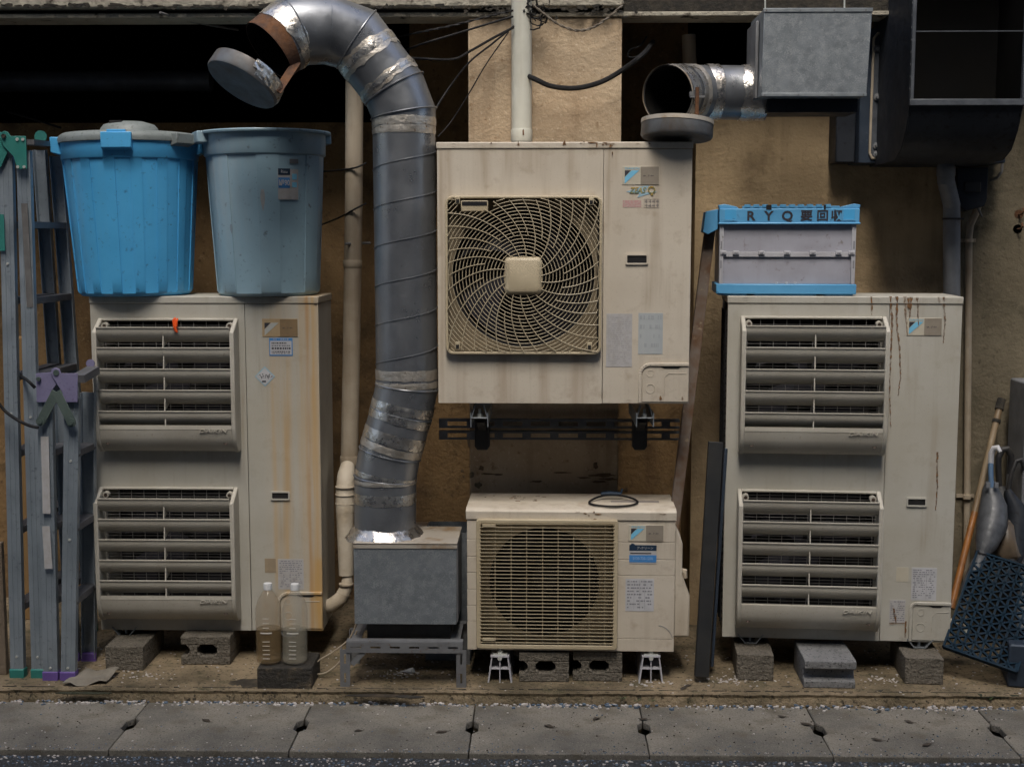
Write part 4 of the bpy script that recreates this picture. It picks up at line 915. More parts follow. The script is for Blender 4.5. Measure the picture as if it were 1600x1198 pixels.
# ------------------------------------------------------------------ plastic bins
def facet(n, amp, ph=0):       # alternating raised ribs round a bin
    def f(a, i):
        u = ((a + ph) / (2 * math.pi) * n) % 1; return amp if u < .42 else 0
    return f
def curved_patch(t, name, mat, r_of_z, a0, a1, z0, z1, off=.0015, n=8):
    mb = MB(); vs = []
    for z in (z0, z1):
        for k in range(n + 1):
            a = a0 + (a1 - a0) * k / n
            for o in (off, off + .0008): r = r_of_z(z) + o; vs.append((r * math.sin(a), -r * math.cos(a), z))
    fs = []; m = 2 * (n + 1)
    for k in range(n): i = 2 * k; fs += [(i+1, i+3, m+i+3, m+i+1), (i, i+2, m+i+2, m+i), (i, i+1, i+3, i+2), (m+i, m+i+1, m+i+3, m+i+2)]
    fs += [(0, 1, m+1, m), (2*n, 2*n+1, m+2*n+1, m+2*n)]
    return mb.add(vs, fs).build(name, mat, t)
def bin_body(t, mat, rb, rt, h, ribs, amp, ph=0, collar=.05, cr=.012, lip=.014):
    th = .004; zc = h - collar; prof = [(0, .002), (rb - .03, .002), (rb - .025, 0), (rb - .012, 0), (rb, .012)]
    nz = 10
    for i in range(nz + 1): prof.append((rb + (rt - rb) * i / nz, .02 + (zc - .02) * i / nz))
    m0 = len(prof)
    def rf(a, i): return facet(ribs, amp, ph)(a, i) if 5 <= i < m0 else (-amp if i >= m0 else 0) * 0
    prof += [(rt + cr, zc + .003), (rt + cr + .002, zc + .006), (rt + cr + .004, h - .012), (rt + cr + lip, h - .011), (rt + cr + lip + .002, h - .004), (rt + cr + lip, h), (rt + cr, h + .001), (rt - .004, h - .004), (rb - th, .02), (0, .02)]
    angs = []
    for k in range(ribs):
        for u in (.0005, .1, .2, .3, .4195, .4205 + .004, .54, .66, .78, .90, .9955): angs.append(2 * math.pi * (k + u) / ribs - ph)
    return MB().lathe(prof, 0, None, rf, angs=angs).build('bin_body', mat, t, smooth=True)
zt = HL + frL.loc.z + .001
Yb = frL.loc.y + .155
# blue bin
c = at(213, 460, Yb); s_ = 2050 / (Yb * 1.002) ; px2m = lambda p: p / (FPX / Yb) * 1.0
bb = empty('plastic_bin', (c.x, Yb, zt), R(0), label='bright blue ribbed plastic bin with a grey lid, standing on the left tall unit', cat='bin', group='plastic bins on the left unit')
rb, rt, h = px2m(171) / 2, px2m(200) / 2, at(205, 219, Yb).z - zt
bin_body(bb, m_blue, rb, rt, h, 16, .004, .1, collar=.088, cr=.006, lip=.004)
bb.rotation_euler = (0, R(-1.0), 0)
R1 = rt + .006
def blk_on(t, name, mat, ang, z0, z1, w, r0, r1, chamfer=True):   # box standing out of a bin wall at an angle
    mb = MB(); mb.prism([(-r1, z0 + (.012 if chamfer else 0)), (-r1, z1), (-r0, z1), (-r0, z0)], 'x', -w / 2, w / 2)
    mb.xf(Matrix.Rotation(ang, 4, 'Z')); return mb.build(name, mat, t, bevel=.003)
bb.rotation_euler = (0, R(-.6), 0)
k = blk_on(bb, 'lid_clip', m_blue, R(7), h - .062, h + .010, .115, R1 - .01, R1 + .030)
MB().box(-.035, .035, -R1 - .022, -R1 - .0, h + .010, h + .020).xf(Matrix.Rotation(R(7), 4, 'Z')).build('clip_hook', m_blue, k, bevel=.002)
blk_on(bb, 'side_handle', m_blue, R(-77), h - .066, h + .006, .13, R1 - .01, R1 + .034)
blk_on(bb, 'side_handle', m_blue, R(103), h - .066, h + .006, .13, R1 - .01, R1 + .02)
rl = R1 + .012
ld = MB().lathe([(rl - .012, h - .02), (rl, h - .018), (rl + .002, h - .004), (rl - .004, h + .010), (rl - .018, h + .020), (rl - .08, h + .026), (rl - .10, h + .028), (.118, h + .032), (.112, h + .046), (.10, h + .060), (.06, h + .072), (0, h + .074)], 96).build('lid', m_lid, bb, smooth=True)
blk_on(ld, 'lid_grip', m_lid, R(62), h - .040, h + .012, .10, rl - .02, rl + .022)
MB().box(-.055, -.005, -.085, -.06, h + .060, h + .072).build('lid_slot', m_fin, ld, bevel=.002)
# grey-blue bin
c = at(421, 461, Yb)
gb = empty('plastic_bin', (c.x, Yb, zt), R(0), label='open dull grey-blue plastic bin with a 90 litre sticker, standing on the left tall unit', cat='bin', group='plastic bins on the left unit')
rb, rt, h = px2m(156) / 2, px2m(178) / 2, at(418, 208, Yb).z - zt
gb.rotation_euler = (0, R(-.6), 0)
bin_body(gb, m_bluegrey, rb, rt, h, 7, .0035, .62, collar=.098, cr=.008, lip=.024)
R1 = rt + .008
blk_on(gb, 'side_handle', m_bluegrey, R(-66), h - .045, h - .001, .12, R1 - .01, R1 + .04, False)
blk_on(gb, 'side_handle', m_bluegrey, R(114), h - .045, h - .001, .12, R1 - .01, R1 + .02, False)
rz_ = lambda z: rb + (rt - rb) * (z - .02) / (h - .118)
def ang_of(px_, z): # angle round the bin that projects to a given offset
    return math.asin(max(-1, min(1, (px2m(px_ - 420)) / (rz_(z) * 1.0))))
zz = lambda py: at(468, py, Yb - .15).z - zt
A = lambda p: ang_of(p, zz(290)) * .965
st = curved_patch(gb, 'sticker', m_whitefade, rz_, A(455), A(482), zz(313), zz(266), .0045)
curved_patch(st, 'sticker_header', m_ldark, rz_, A(455.5), A(471.5), zz(275), zz(265), .0056)
curved_patch(st, 'sticker_field', m_lblue, rz_, A(455.5), A(471), zz(295), zz(279), .0056)
curved_patch(st, 'sticker_field', m_cyan, rz_, A(474), A(480), zz(282), zz(273), .0056)
curved_patch(st, 'sticker_field', m_cyan, rz_, A(474), A(480), zz(294), zz(286), .0056)
am = A(463.5); rr = rz_(zz(287)) + .0072
text('print', '№90', .030, (rr * math.sin(am), -rr * math.cos(am), zz(287.5)), m_white, st, .72, .0003, rot=(90, 0, math.degrees(am)), bold=.015)
rr = rz_(zz(270)) + .0072
text('print', 'Risu', .017, (rr * math.sin(am), -rr * math.cos(am), zz(270)), m_white, st, .95, .0003, rot=(90, 0, math.degrees(am)))
curved_patch(gb, 'worn_label', m_pipegrey, rz_, A(471), A(482), zz(257), zz(250), .0045)
curved_patch(gb, 'scuff', m_bluegrey, rz_, A(471), A(482), zz(257), zz(250), .0045) if False else None
mb = MB()
def teardrop(px_, py0, py1, wpx, mat):
    a_ = A(px_); vs = []; n = 8; za, zb_ = zz(py1), zz(py0)
    for i in range(n + 1):
        z = za + (zb_ - za) * i / n; w = wpx / 400 * math.sin(math.pi * (.12 + .86 * (1 - i / n)) ** .8) * .5
        for s2 in (-1, 1): r = rz_(z) + .0049; aa = a_ + s2 * w / r; vs.append((r * math.sin(aa), -r * math.cos(aa), z))
    MB().add(vs, [(2*i, 2*i+1, 2*i+3, 2*i+2) for i in range(n)]).build('scuff', mat, gb)
teardrop(432.5, 297, 331, 7, M('pale_scuff', (.36, .36, .34), (.28, .31, .33), sc=50)); teardrop(379, 350, 365, 5, M('faint_scuff', (.24, .29, .32), (.2, .26, .3), sc=50))

# ------------------------------------------------------------------ big spiral duct
def foil(mb, p0, p1, r, n=48, jit=.0009, edge=.003, m=5, seed=0):
    rnd = random.Random(seed); p0 = Vector(p0); p1 = Vector(p1); d = (p1 - p0).normalized()
    u = d.cross(Vector((0, 1, 0))).normalized(); v = u.cross(d); vs = []
    e0 = [rnd.uniform(-edge, edge) for _ in range(n)]; e1 = [rnd.uniform(-edge, edge) for _ in range(n)]
    for i in range(m + 1):
        f = i / m
        for k in range(n):
            a = 2 * math.pi * k / n; q = r + (rnd.uniform(0, jit) if 0 < i < m else 0)
            ev = (e0[k] + e0[k-1]) / 2 * (1 - f) + (e1[k] + e1[k-1]) / 2 * f
            vs.append(p0.lerp(p1, f) + d * ev + (u * math.cos(a) + v * math.sin(a)) * q)
    mb.add(vs, [(i*n+k, i*n+(k+1) % n, (i+1)*n+(k+1) % n, (i+1)*n+k) for i in range(m) for k in range(n)])
YDt = 5.06
dl = at(602, 838, YDt); du = empty('exhaust_duct', (dl.x, YDt, dl.z), label='large grey spiral steel duct with foil tape bands, bending over at the top left', cat='duct')
r_ = rel(du); D3 = lambda px_, py_, y=YDt: r_(at(px_, py_, y))
PR = .121
low = [D3(602, 838), D3(602, 746), D3(609, 708), D3(627, 645), D3(636, 604)]
upp = [D3(636, 604), D3(631, 178)]
top = [D3(631, 178), D3(616, 139), D3(557, 62), D3(509, 46, 5.03), D3(458, 50, 4.98), D3(420, 80, 4.93)]
MB().tube(low + [upp[0].lerp(upp[1], .03)], PR, 56, caps=False).build('lower_elbow', m_duct, du, smooth=True)
MB().tube(upp, [PR - .002, PR - .002], 56, caps=False).build('straight_pipe', m_duct, du, smooth=True)
tp = MB().tube([upp[1].lerp(upp[0], .03)] + top, [PR, PR, PR, PR + .002, PR + .006, PR + .004, PR - .002], 56, caps=False); tp.build('upper_elbow', m_duct, du, smooth=True)
iq = MB().tube(top[-4:], [PR - .004] * 4, 56, caps=False); iq.build('duct_shade_sleeve', m_interior, du, smooth=True)  # near-black sleeve paints the shade inside the duct mouth
# spiral seam
mb = MB(); a0 = Vector(upp[0]); a1 = Vector(upp[1]); axd = (a1 - a0).normalized(); uu = axd.cross(Vector((0, 1, 0))).normalized(); vv = uu.cross(axd); Ln = (a1 - a0).length; pitch = .148; pts = []
for k in range(int(Ln / pitch * 32)):
    a = -2 * math.pi * k / 32 + 2.4; pts.append(a0 + axd * (.03 + pitch * k / 32) + (uu * math.cos(a) + vv * math.sin(a)) * (PR - .001) if .03 + pitch * k / 32 < Ln else None)
mb.tube([p for p in pts if p], .0022, 5); mb.build('spiral_seam', m_duct, du, smooth=True)
def seam(mb, p, dprev, dnext, r):
    d = (dprev + dnext).normalized(); u = d.cross(Vector((0, 1, 0))).normalized(); v = u.cross(d); pts = []
    for k in range(40):
        a = 2 * math.pi * k / 40; o = (u * math.cos(a) + v * math.sin(a)); o1 = o - dprev * o.dot(dprev); 
        c_ = o1.length; pts.append(p + o * (r / max(.5, c_)))
    mb.tube(pts, .003, 6, closed=True)
for P_, RR in ((low + [upp[0].lerp(upp[1], .03)], PR), ([upp[1].lerp(upp[0], .03)] + top, PR + .003)):
    for i in range(1, len(P_) - 1):
        d1 = (P_[i] - P_[i-1]).normalized(); d2 = (P_[i+1] - P_[i]).normalized()
        mb = MB(); seam(mb, P_[i], d1, d2, RR + .001 + (.002 if P_ is top and i > 1 else 0)); mb.build('elbow_seam', m_duct, du, smooth=True)
def band(a, b, mat, f0, f1, r=PR + .002, seed=0, **k): 
    mb = MB(); foil(mb, a.lerp(b, f0), a.lerp(b, f1), r, seed=seed, **k); return mb.build('tape_band', mat, du, smooth=True)
band(upp[0], upp[1], m_foildull, .0, .022, PR + .001, 1); band(upp[0], upp[1], m_foildull, .03, .068, PR + .0005, 2)
band(upp[0], upp[1], m_foildull, .955, .985, PR + .001, 3); band(upp[0], upp[1], m_foildull, .925, .956, PR - .0003, 4)
band(low[2], low[3], m_foil, .80, 1.0, seed=5); band(low[2], low[3], m_foil, .28, .56, seed=6, jit=.0015); band(low[2], low[3], m_foildull, .08, .26, seed=7)
band(low[3], low[4], m_foil, .05, .40, seed=8)
band(low[0], low[1], m_foildull, .93, 1.0, PR + .0025, seed=9); band(low[0], low[1], m_foil, .60, .78, PR + .0015, 10); band(low[1], low[2], m_foil, .02, .22, PR + .0025, seed=11)
band(top[1], top[2], m_foildull, .54, .80, PR + .0035, seed=12, edge=.01); band(top[1], top[2], m_foil, .62, .74, PR + .005, seed=13, edge=.006)
band(top[1], top[2], m_foildull, .06, .24, PR + .003, seed=14, edge=.01); band(top[1], top[2], m_foil, .12, .20, PR + .0045, seed=15)
band(top[4], top[5], m_foil, -.02, .52, PR + .004, seed=16, jit=.003, edge=.006)
MB().tube([top[4].lerp(top[5], .50), top[4].lerp(top[5], 1.0)], PR + .001, 56, caps=False).build('rusty_collar', m_rust, du, smooth=True)
# foil skirt where the duct meets the fan box
mb = MB(); rnd = random.Random(5); vs = []; n = 56
for i, (q, z) in enumerate(((PR + .001, .045), (PR + .010, .03), (PR + .024, .014), (PR + .034, .0))):
    for k in range(n): a = 2 * math.pi * k / n; e = q + (rnd.uniform(-.006, .008) if i else 0); vs.append((e * math.cos(a), e * math.sin(a) , z + rnd.uniform(-.004, .004)))
mb.add(vs, [(i*n+k, i*n+(k+1) % n, (i+1)*n+(k+1) % n, (i+1)*n+k) for i in range(3) for k in range(n)]).build('foil_skirt', m_foil, du, smooth=True)
# hanging cap of the duct
ce = D3(378, 131, 4.80); ax = (ce - top[5]).normalized()
ax = Vector((-.42, -.36, -.80)).normalized()
rm = ax.to_track_quat('Z', 'Y').to_matrix().to_4x4(); CR = .136
cp = MB().lathe([(CR - .004, -.05), (CR, -.05), (CR + .002, .0), (CR - .002, .006), (CR - .03, .004), (0, .004), (0, -.0), (CR - .006, -.002), (CR - .004, -.05)], 56, Matrix.Translation(ce) @ rm); cpo = cp.build('cap', m_galvdark, du, smooth=True)
mb = MB(); e = Vector(ce) - ax * .03; foil(mb, e - ax * .028, e + ax * .026, CR + .003, seed=21, jit=.004)
keep = []
for f in mb.f:
    cx_ = sum(mb.v[i][0] for i in f) / 4 - ce.x; cz_ = sum(mb.v[i][2] for i in f) / 4 - ce.z
    if cx_ > .075 and cx_ > abs(cz_) * .6: keep.append(f)
mb.f = keep; mb.build('tape_band', m_foil, cpo)
sd_ = Vector((.8, -.3, -.45)); sd_ = (sd_ - ax * sd_.dot(ax)).normalized() * (CR + .002)
MB().bar(Vector(ce) + sd_ - ax * .02, top[5] + sd_ * .88, .03, .003, (0, 1, 0)).build('cap_strap', m_rust, du)

# ------------------------------------------------------------------ fan box, its stand, open metal bin behind
YB = 4.90
c = at(633, 975, YB); fb = empty('fan_box', (c.x, YB, c.z), label='galvanised steel fan box at the foot of the large spiral duct', cat='metal box')
B = rel(fb); x0, x1 = B(at(553, 900, YB)).x, B(at(713, 900, YB)).x; h = at(633, 851, YB).z - c.z
MB().box(x0, x1, 0, .30, 0, h).build('box_body', m_galv, fb, bevel=.002)
mb = MB(); mb.box(x0 - .002, x1 + .004, -.003, .30, h + .0005, h + .006); mb.box(x0 - .002, x1 + .004, -.003, -.001, h - .014, h + .006); mb.build('box_lid', m_galvbeige, fb, bevel=.001)
MB().box(x1 + .0005, x1 + .004, -.001, .28, .01, h - .016).build('side_flange', m_slot, fb)
MB().box(x0 + .04, x1 - .03, .06, .26, -.075, -.001).build('motor_base', m_black, fb)
YS = atz(540, 1073, 0).y; c = atz(632, 1073, 0)
sd2 = empty('slotted_stand', (c.x, YS, 0), label='low grey stand of slotted steel angle below the galvanised fan box', cat='stand')
B = rel(sd2); hT = at(632, 1003, YS).z
def slotted(mb, p0, p1, w, vert):   # perforated strip in the x-z plane
    p0 = Vector(p0); p1 = Vector(p1); L_ = (p1 - p0).length; d = (p1 - p0) / L_; n = max(1, round(L_ / .072)); st = L_ / n; o = Vector((d.z, 0, -d.x))
    def q(a_, b2, c_, e): # quad from along a..b, across c..e
        P_ = [p0 + d * a_ + o * c_, p0 + d * b2 + o * c_, p0 + d * b2 + o * e, p0 + d * a_ + o * e]
        vs = [tuple(v) for v in P_] + [(v.x, v.y + .003, v.z) for v in P_]; mb.add(vs, [(0,1,2,3),(4,5,6,7),(0,1,5,4),(1,2,6,5),(2,3,7,6),(3,0,4,7)])
    hw = w / 2; q(0, L_, -hw, -.004); q(0, L_, .004, hw)
    for i in range(n + 1): q(max(0, i * st - .018), min(L_, i * st + .018), -.004, .004)
for px_, pt in ((539.5, 1020), (721, 1018)):
    x = B(atz(px_, 1073, 0)).x; mb = MB(); slotted(mb, (x, 0, 0), (x, 0, hT - .03), .038, True); mb.box(x - .019, x - .016, .003, .038, 0, hT - .03); mb.build('leg', m_slot, sd2)
    mb = MB(); mb.box(x - .019, x + .019, .28, .283, 0, hT - .03); mb.box(x - .019, x - .016, .25, .28, 0, hT - .03); mb.build('leg', m_slot, sd2)
xa_, xb_ = B(at(541, 1012, YS - .004)).x, B(at(723, 1012, YS - .004)).x
mb = MB(); slotted(mb, (xa_, -.004, hT - .02), (xb_, -.004, hT - .02), .042, False); mb.box(xa_, xb_, -.001, .036, hT + .001, hT + .004); mb.build('rail', m_slot, sd2)
mb = MB(); mb.box(xa_, xb_, .25, .286, hT - .002, hT + .001); mb.box(xa_, xb_, .283, .286, hT - .04, hT - .002); mb.build('rail', m_slot, sd2)
for x in (xa_ + .012, xb_ - .05): MB().box(x, x + .038, .036, .25, hT - .003, hT).build('cross_rail', m_slot, sd2)
MB().bar((xa_ + .02, .002, hT - .09), (xa_ + .07, .002, hT - .035), .02, .003, (0, 1, 0)).build('gusset', m_slot, sd2)
Yq = 5.22; c = at(697, 1000, Yq)
ob = empty('metal_trough', (c.x, Yq, 0), label='open topped grey steel trough standing behind the galvanised fan box', cat='trough'); B = rel(ob)
x0, x1, h = B(at(664, 900, Yq)).x, B(at(736, 900, Yq)).x, at(697, 832, Yq).z
mb = MB(); mb.box(x0, x1, 0, .003, 0, h); mb.box(x0, x1, .21, .213, 0, h); mb.box(x0, x0 + .003, .003, .21, 0, h); mb.box(x1 - .003, x1, .003, .21, 0, h); mb.box(x0, x1, .003, .21, .05, .054)
mb.build('trough_body', m_galv, ob)
MB().box(x0 - .2, x0 - .002, -.02, .2, h - .02, h - .0).build('trough_flange', m_galvbeige, ob)

# ------------------------------------------------------------------ pipes
def simple(name, root, label, cat, group=None): return empty(name, root, label=label, cat=cat, group=group)
def pipe(name, pts, Y, r, mat, label, cat='pipe', extra=None, n=18):
    P = [at(p[0], p[1], p[2] if len(p) > 2 else Y) for p in pts]; t = simple(name, P[-1], label, cat); q = rel(t)
    MB().tube([q(p) for p in P], r, n).build('pipe', mat, t, smooth=True); return t, q
def collar(t, q, px, py, Y, r, h, mat, name='pipe_collar', ax=(0, 0, 1)):
    c = q(at(px, py, Y)); a = Vector(ax).normalized() * h / 2; return MB().tube([c - a, c - a * .8, c + a * .8, c + a], [r * .97, r, r, r * .97], 20).build(name, mat, t, smooth=True)
Yp = YP - .048
t, q = pipe('downpipe', [(815, -120), (815, 245)], Yp, .041, m_pipewhite, 'white plastic downpipe running down the pilaster behind the wall mounted unit')
collar(t, q, 815, 212, Yp, .0435, .05, m_pipewhite)
MB().prism([(-.003, 0), (.003, .001), (.002, .02), (0, .026), (-.004, .018)], 'y', -.0445, -.043).xf(Matrix.Translation(q(at(818, 213, Yp)))).build('rust_mark', m_rust, t)
t, q = pipe('drain_pipe', [(554, 100), (553, 300), (549, 560), (546, 712)], 5.62, .038, m_pipebeige, 'tall stained beige pipe between the left tall unit and the spiral duct')
for py in (412, 720): collar(t, q, 551 if py < 500 else 546, py, 5.62, .041, .03 if py < 500 else .045, m_pipebeige)
MB().tube([q(at(578, 380, 5.70)), q(at(540, 381, 5.56))], .006, 8).build('pipe_bracket', m_slot, t)
t, q = pipe('pipe_cover', [(543, 728, 5.45), (541, 742, 5.40), (539, 765, 5.37), (539, 800, 5.36)], 5.4, [.030, .037, .039, .038], m_wrap, 'ribbed beige plastic pipe cover beside the spiral duct, below the tall stained pipe')
for py in (760, 772, 786): collar(t, q, 539, py, 5.365, .0405, .004, m_wrap, 'rib')
MB().tube([q(at(539, 798, 5.36)), q(at(540, 850, 5.35)), q(at(541, 898, 5.34))], [.037, .034, .031], 20).build('lower_cover', m_wrap, t, smooth=True)
t, q = pipe('insulated_hose', [(543, 895, 5.34), (542, 915, 5.33), (534, 933, 5.32), (519, 945, 5.32), (500, 949, 5.33)], 5.33, [.02, .026, .029, .030, .027], m_wrap, 'taped insulated hose curving from the pipe cover into the left tall unit', 'hose')
rg = MB()
for px_, py_, dx, dz in ((541, 912, 0, 1), (537, 927, .3, 1), (528, 939, 1, .8), (516, 946, 1, .2)): c = q(at(px_, py_, 5.325)); d = Vector((dx, 0, dz)).normalized(); rg.tube([c - d * .003, c + d * .003], .0305, 18)
rg.build('tape_wrap', m_pipebeige, t, smooth=True)
t, q = pipe('drain_pipe', [(1478, 238, 5.50), (1478, 283, 5.50), (1487, 320, 5.58), (1487, 470, 5.58)], 5.55, .035, m_pipegrey, 'thick grey pipe dropping from the black exhaust hood behind the right tall unit')
collar(t, q, 1478, 268, 5.50, .038, .04, m_pipegrey); collar(t, q, 1487, 342, 5.58, .038, .008, m_black, 'pipe_clamp')
MB().box(.02, .05, -.005, .005, -.004, .004).xf(Matrix.Translation(q(at(1487, 342, 5.55)))).build('clamp_bolt', m_black, t)
t, q = pipe('conduit', [(1533, 310, 5.66), (1524, 335, 5.68), (1516, 352, 5.70), (1514, 372, 5.70), (1511, 780, 5.70), (1509, 980, 5.70)], 5.7, .0145, m_pipebeige, 'thin beige electric conduit running down the grey wall right of the right tall unit', 'conduit')
for py in (376, 776):
    c = q(at(1514 if py < 500 else 1511, py, 5.69)); mb = MB(); mb.box(c.x - .038, c.x + .038, c.y + .026, c.y + .030, c.z - .008, c.z + .008); mb.tube([c + Vector((0, 0, -.008)), c + Vector((0, 0, .008))], .018, 14); mb.build('conduit_saddle', m_pipebeige, t)
# pale pipe stub in the gloom and pipe behind it
t, q = pipe('pipe_stub', [(1076, 55), (1078, 110), (1122, 200), (1124, 330)], 5.80, .03, m_pipebeige, 'short beige pipe dropping behind the small foil wrapped duct')
# capped pipe at foot of right tall unit
t, q = pipe('pipe_stub', [(1480, 976, 5.2), (1492, 979, 5.17), (1503, 983, 5.15), (1514, 988, 5.13)], 5.15, [.026, .03, .031, .024], m_pipewhite, 'short dirty white pipe end poking out at the foot of the right tall unit')
MB().tube([q(at(1484, 970, 5.14)), q(at(1496, 972, 5.13)), q(at(1508, 978, 5.13))], [.012, .016, .008], 8).build('torn_wrap', m_wrap, t, smooth=True)

# junction box
c = at(1519, 330, 5.62); jb = empty('junction_box', c, label='black junction box under the exhaust hood on the grey wall', cat='electrical box'); q = rel(jb)
x0, x1, h = q(at(1495, 300, 5.62)).x, q(at(1543, 300, 5.62)).x, q(at(1519, 262, 5.62)).z
MB().prism([(x0, .03), (x0 + .04, 0), (x1 - .01, .02), (x1, .05), (x1, h), (x0, h)], 'y', 0, .105).build('box_body', m_hood, jb, bevel=.004)
MB().box(x0 + .03, x1 - .03, -.006, .0, .08, h - .06).build('box_cover', m_matdark, jb, bevel=.003)
cd = empty('cable_hook', at(1555, 262, 5.6), label='grey cable curling from the junction box corner down the grey wall', cat='cable'); q = rel(cd)
MB().tube([q(at(1566, 255, 5.62)), q(at(1565, 268, 5.62)), q(at(1558, 278, 5.62)), q(at(1547, 282, 5.64))], .006, 8).tube([q(at(1525, 320, 5.64)), q(at(1530, 330, 5.64)), q(at(1534, 338, 5.66))], .005, 8).build('cable', m_cablegrey, cd, smooth=True)

# ------------------------------------------------------------------ cables over the pilaster
def cable(name, pts, r, mat, label, Y=5.33, twist=False):
    P = [at(p[0], p[1], p[2] if len(p) > 2 else Y) for p in pts]
    # catmull smoothing
    Q = []
    for i in range(len(P) - 1):
        p0, p1, p2, p3 = P[max(i-1, 0)], P[i], P[i+1], P[min(i+2, len(P)-1)]
        for k in range(6):
            u = k / 6; Q.append(.5 * ((2 * p1) + (p2 - p0) * u + (2*p0 - 5*p1 + 4*p2 - p3) * u*u + (3*p1 - p0 - 3*p2 + p3) * u**3))
    Q.append(P[-1]); t = empty(name, P[0], label=label, cat='cable'); q = rel(t); Q = [q(p) for p in Q]
    if twist:
        for ph in (0, math.pi):
            MB().tube([p + Vector((0, math.cos(i * 1.3 + ph), math.sin(i * 1.3 + ph))) * r * .9 for i, p in enumerate(Q)], r, 6).build('strand', mat, t, smooth=True)
    else: MB().tube(Q, r, 8).build('cable_run', mat, t, smooth=True)
    return t
cable('cable', [(585, 62, 5.8), (620, 58, 5.7), (660, 50), (700, 42), (740, 32), (775, 23), (802, 17)], .0028, m_cable, 'topmost frayed cable strung left from the downpipe', twist=True)
cable('cable', [(600, 88, 5.8), (630, 80, 5.7), (660, 69), (710, 54), (745, 43), (802, 26)], .0045, m_cable, 'second cable strung left from the downpipe, below the frayed one')
cable('cable', [(620, 90, 5.7), (660, 92), (708, 93), (735, 80), (770, 60), (803, 43)], .005, m_cable, 'sagging black cable that dips before it reaches the downpipe')
cable('cable', [(676, 178, 5.25), (700, 140), (733, 98), (770, 68), (803, 41)], .004, m_cable, 'black cable slanting down from the downpipe to the top of the spiral duct')
cable('cable', [(684, 214, 5.25), (705, 190), (733, 146), (760, 100), (795, 50)], .0025, m_cable, 'thinnest black wire slanting down to the corner of the wall mounted unit')
cable('cable', [(832, 8), (850, 22), (872, 38), (900, 48), (925, 44), (950, 28), (975, 6)], .0034, m_cablebrown, 'brown twisted cable looping to the right of the downpipe', twist=True)
cable('cable', [(822, 118, 5.36), (836, 124), (862, 135), (900, 138), (940, 128), (975, 108), (1005, 85), (1020, 66, 5.6)], .0105, m_cable, 'thick black cable drooping right from the downpipe across the pilaster')
cable('cable', [(1003, 86, 5.5), (990, 90, 5.5), (981, 88, 5.5), (985, 78, 5.5), (1000, 72, 5.5), (1010, 58, 5.6)], .004, m_cable, 'small black wire loop above the thick drooping cable')
tg = empty('cable_tangle', at(838, 20, 5.34), label='tangle of black wires tied beside the downpipe', cat='cable'); rnd = random.Random(3); q = rel(tg)
mb = MB()
for k in range(9):
    a = rnd.uniform(0, 6.28); pts = []
    cx_, cz_ = rnd.uniform(-.02, .03), rnd.uniform(-.03, .04); ra, rb2 = rnd.uniform(.015, .045), rnd.uniform(.01, .03)
    for i in range(16): u = a + i / 15 * rnd.choice([3.5, 5]) ; pts.append((cx_ + ra * math.cos(u), rnd.uniform(-.01, .005), cz_ + rb2 * math.sin(u)))
    mb.tube(pts, rnd.uniform(.002, .0045), 5)
pts = [q(at(*p, 5.33)) for p in ((842, 25), (846, 34), (843, 44), (834, 47), (828, 46))]; mb.tube(pts, .003, 6)
mb.build('wire_bundle', m_cable, tg, smooth=True)
cable('cable', [(250, 20, 5.36), (290, 32, 5.5), (330, 40, 5.6), (372, 47, 5.8)], .005, m_cablegrey, 'short grey cable hanging under the beam at the upper left')
cable('cable', [(12, 175, 6.0), (50, 186, 6.0), (95, 200, 5.95)], .005, m_cable, 'dark cable drooping on the wall above the green hinged ladder')
cable('cable', [(505, 268, 6.0), (530, 266, 5.65), (556, 262, 5.57), (572, 255, 5.6)], .004, m_cable, 'upper thin black wire crossing the tall stained pipe')
cable('cable', [(500, 352, 6.0), (530, 340, 5.65), (556, 326, 5.57), (572, 318, 5.6)], .004, m_cable, 'lower thin black wire crossing the tall stained pipe')
# thin wires trailing down from the fan box
cable('cable', [(556, 975, 5.0), (545, 998, 5.0), (520, 1018, 5.0), (500, 1030, 5.0), (490, 1040, 5.0)], .0028, m_cablebeige, 'thin pale wire trailing from the fan box towards the bottles')
cable('cable', [(558, 985, 4.98), (548, 1005, 4.98), (530, 1034, 4.98), (510, 1050, 4.98), (492, 1053, 5.0)], .0035, m_cablebeige, 'thicker pale wire drooping to the ground beside the slotted stand')

# ------------------------------------------------------------------ small foil duct with cap, galvanised box (top right)
Yg = 4.95
c = at(1277, 150, Yg); gbx = empty('duct_box', c, label='large plain galvanised box hanging at the top right beside the black hood', cat='metal box'); B = rel(gbx)
x0, x1, h = B(at(1191, 80, Yg)).x, B(at(1361, 80, Yg)).x, B(at(1277, 14, Yg)).z
MB().prism([(x0, 0), (x1 - .012, 0), (x1, h), (x0 + .004, h)], 'y', 0, .30).build('box_body', m_galv, gbx, bevel=.002)
mb = MB(); mb.prism([(-.001, -.002), (-.001, h + .001), (-.004, h + .001), (-.004, -.002)], 'x', x0 - .001, x1 - .004); mb.build('front_panel', m_galv, gbx) if False else None
MB().box(x0 - .012, x0 - .001, .08, .29, .0, h - .03).build('side_flange', m_slot, gbx, bevel=.002)
MB().box(x0 + .001, x1 + .002, -.0035, .0, h - .012, h + .002).build('folded_seam', m_galv, gbx, bevel=.001); MB().box(x0, x1 - .012, -.003, .0, -.002, .010).build('folded_seam', m_galv, gbx, bevel=.001)
for f1 in (.04, .35, .66, .95):
    for z_ in (h - .006, .004): MB().tube([(x0 + (x1 - x0) * f1 - .004, -.0045, z_), (x0 + (x1 - x0) * f1 - .004, -.001, z_)], .0032, 8).build('rivet', m_slot, gbx)
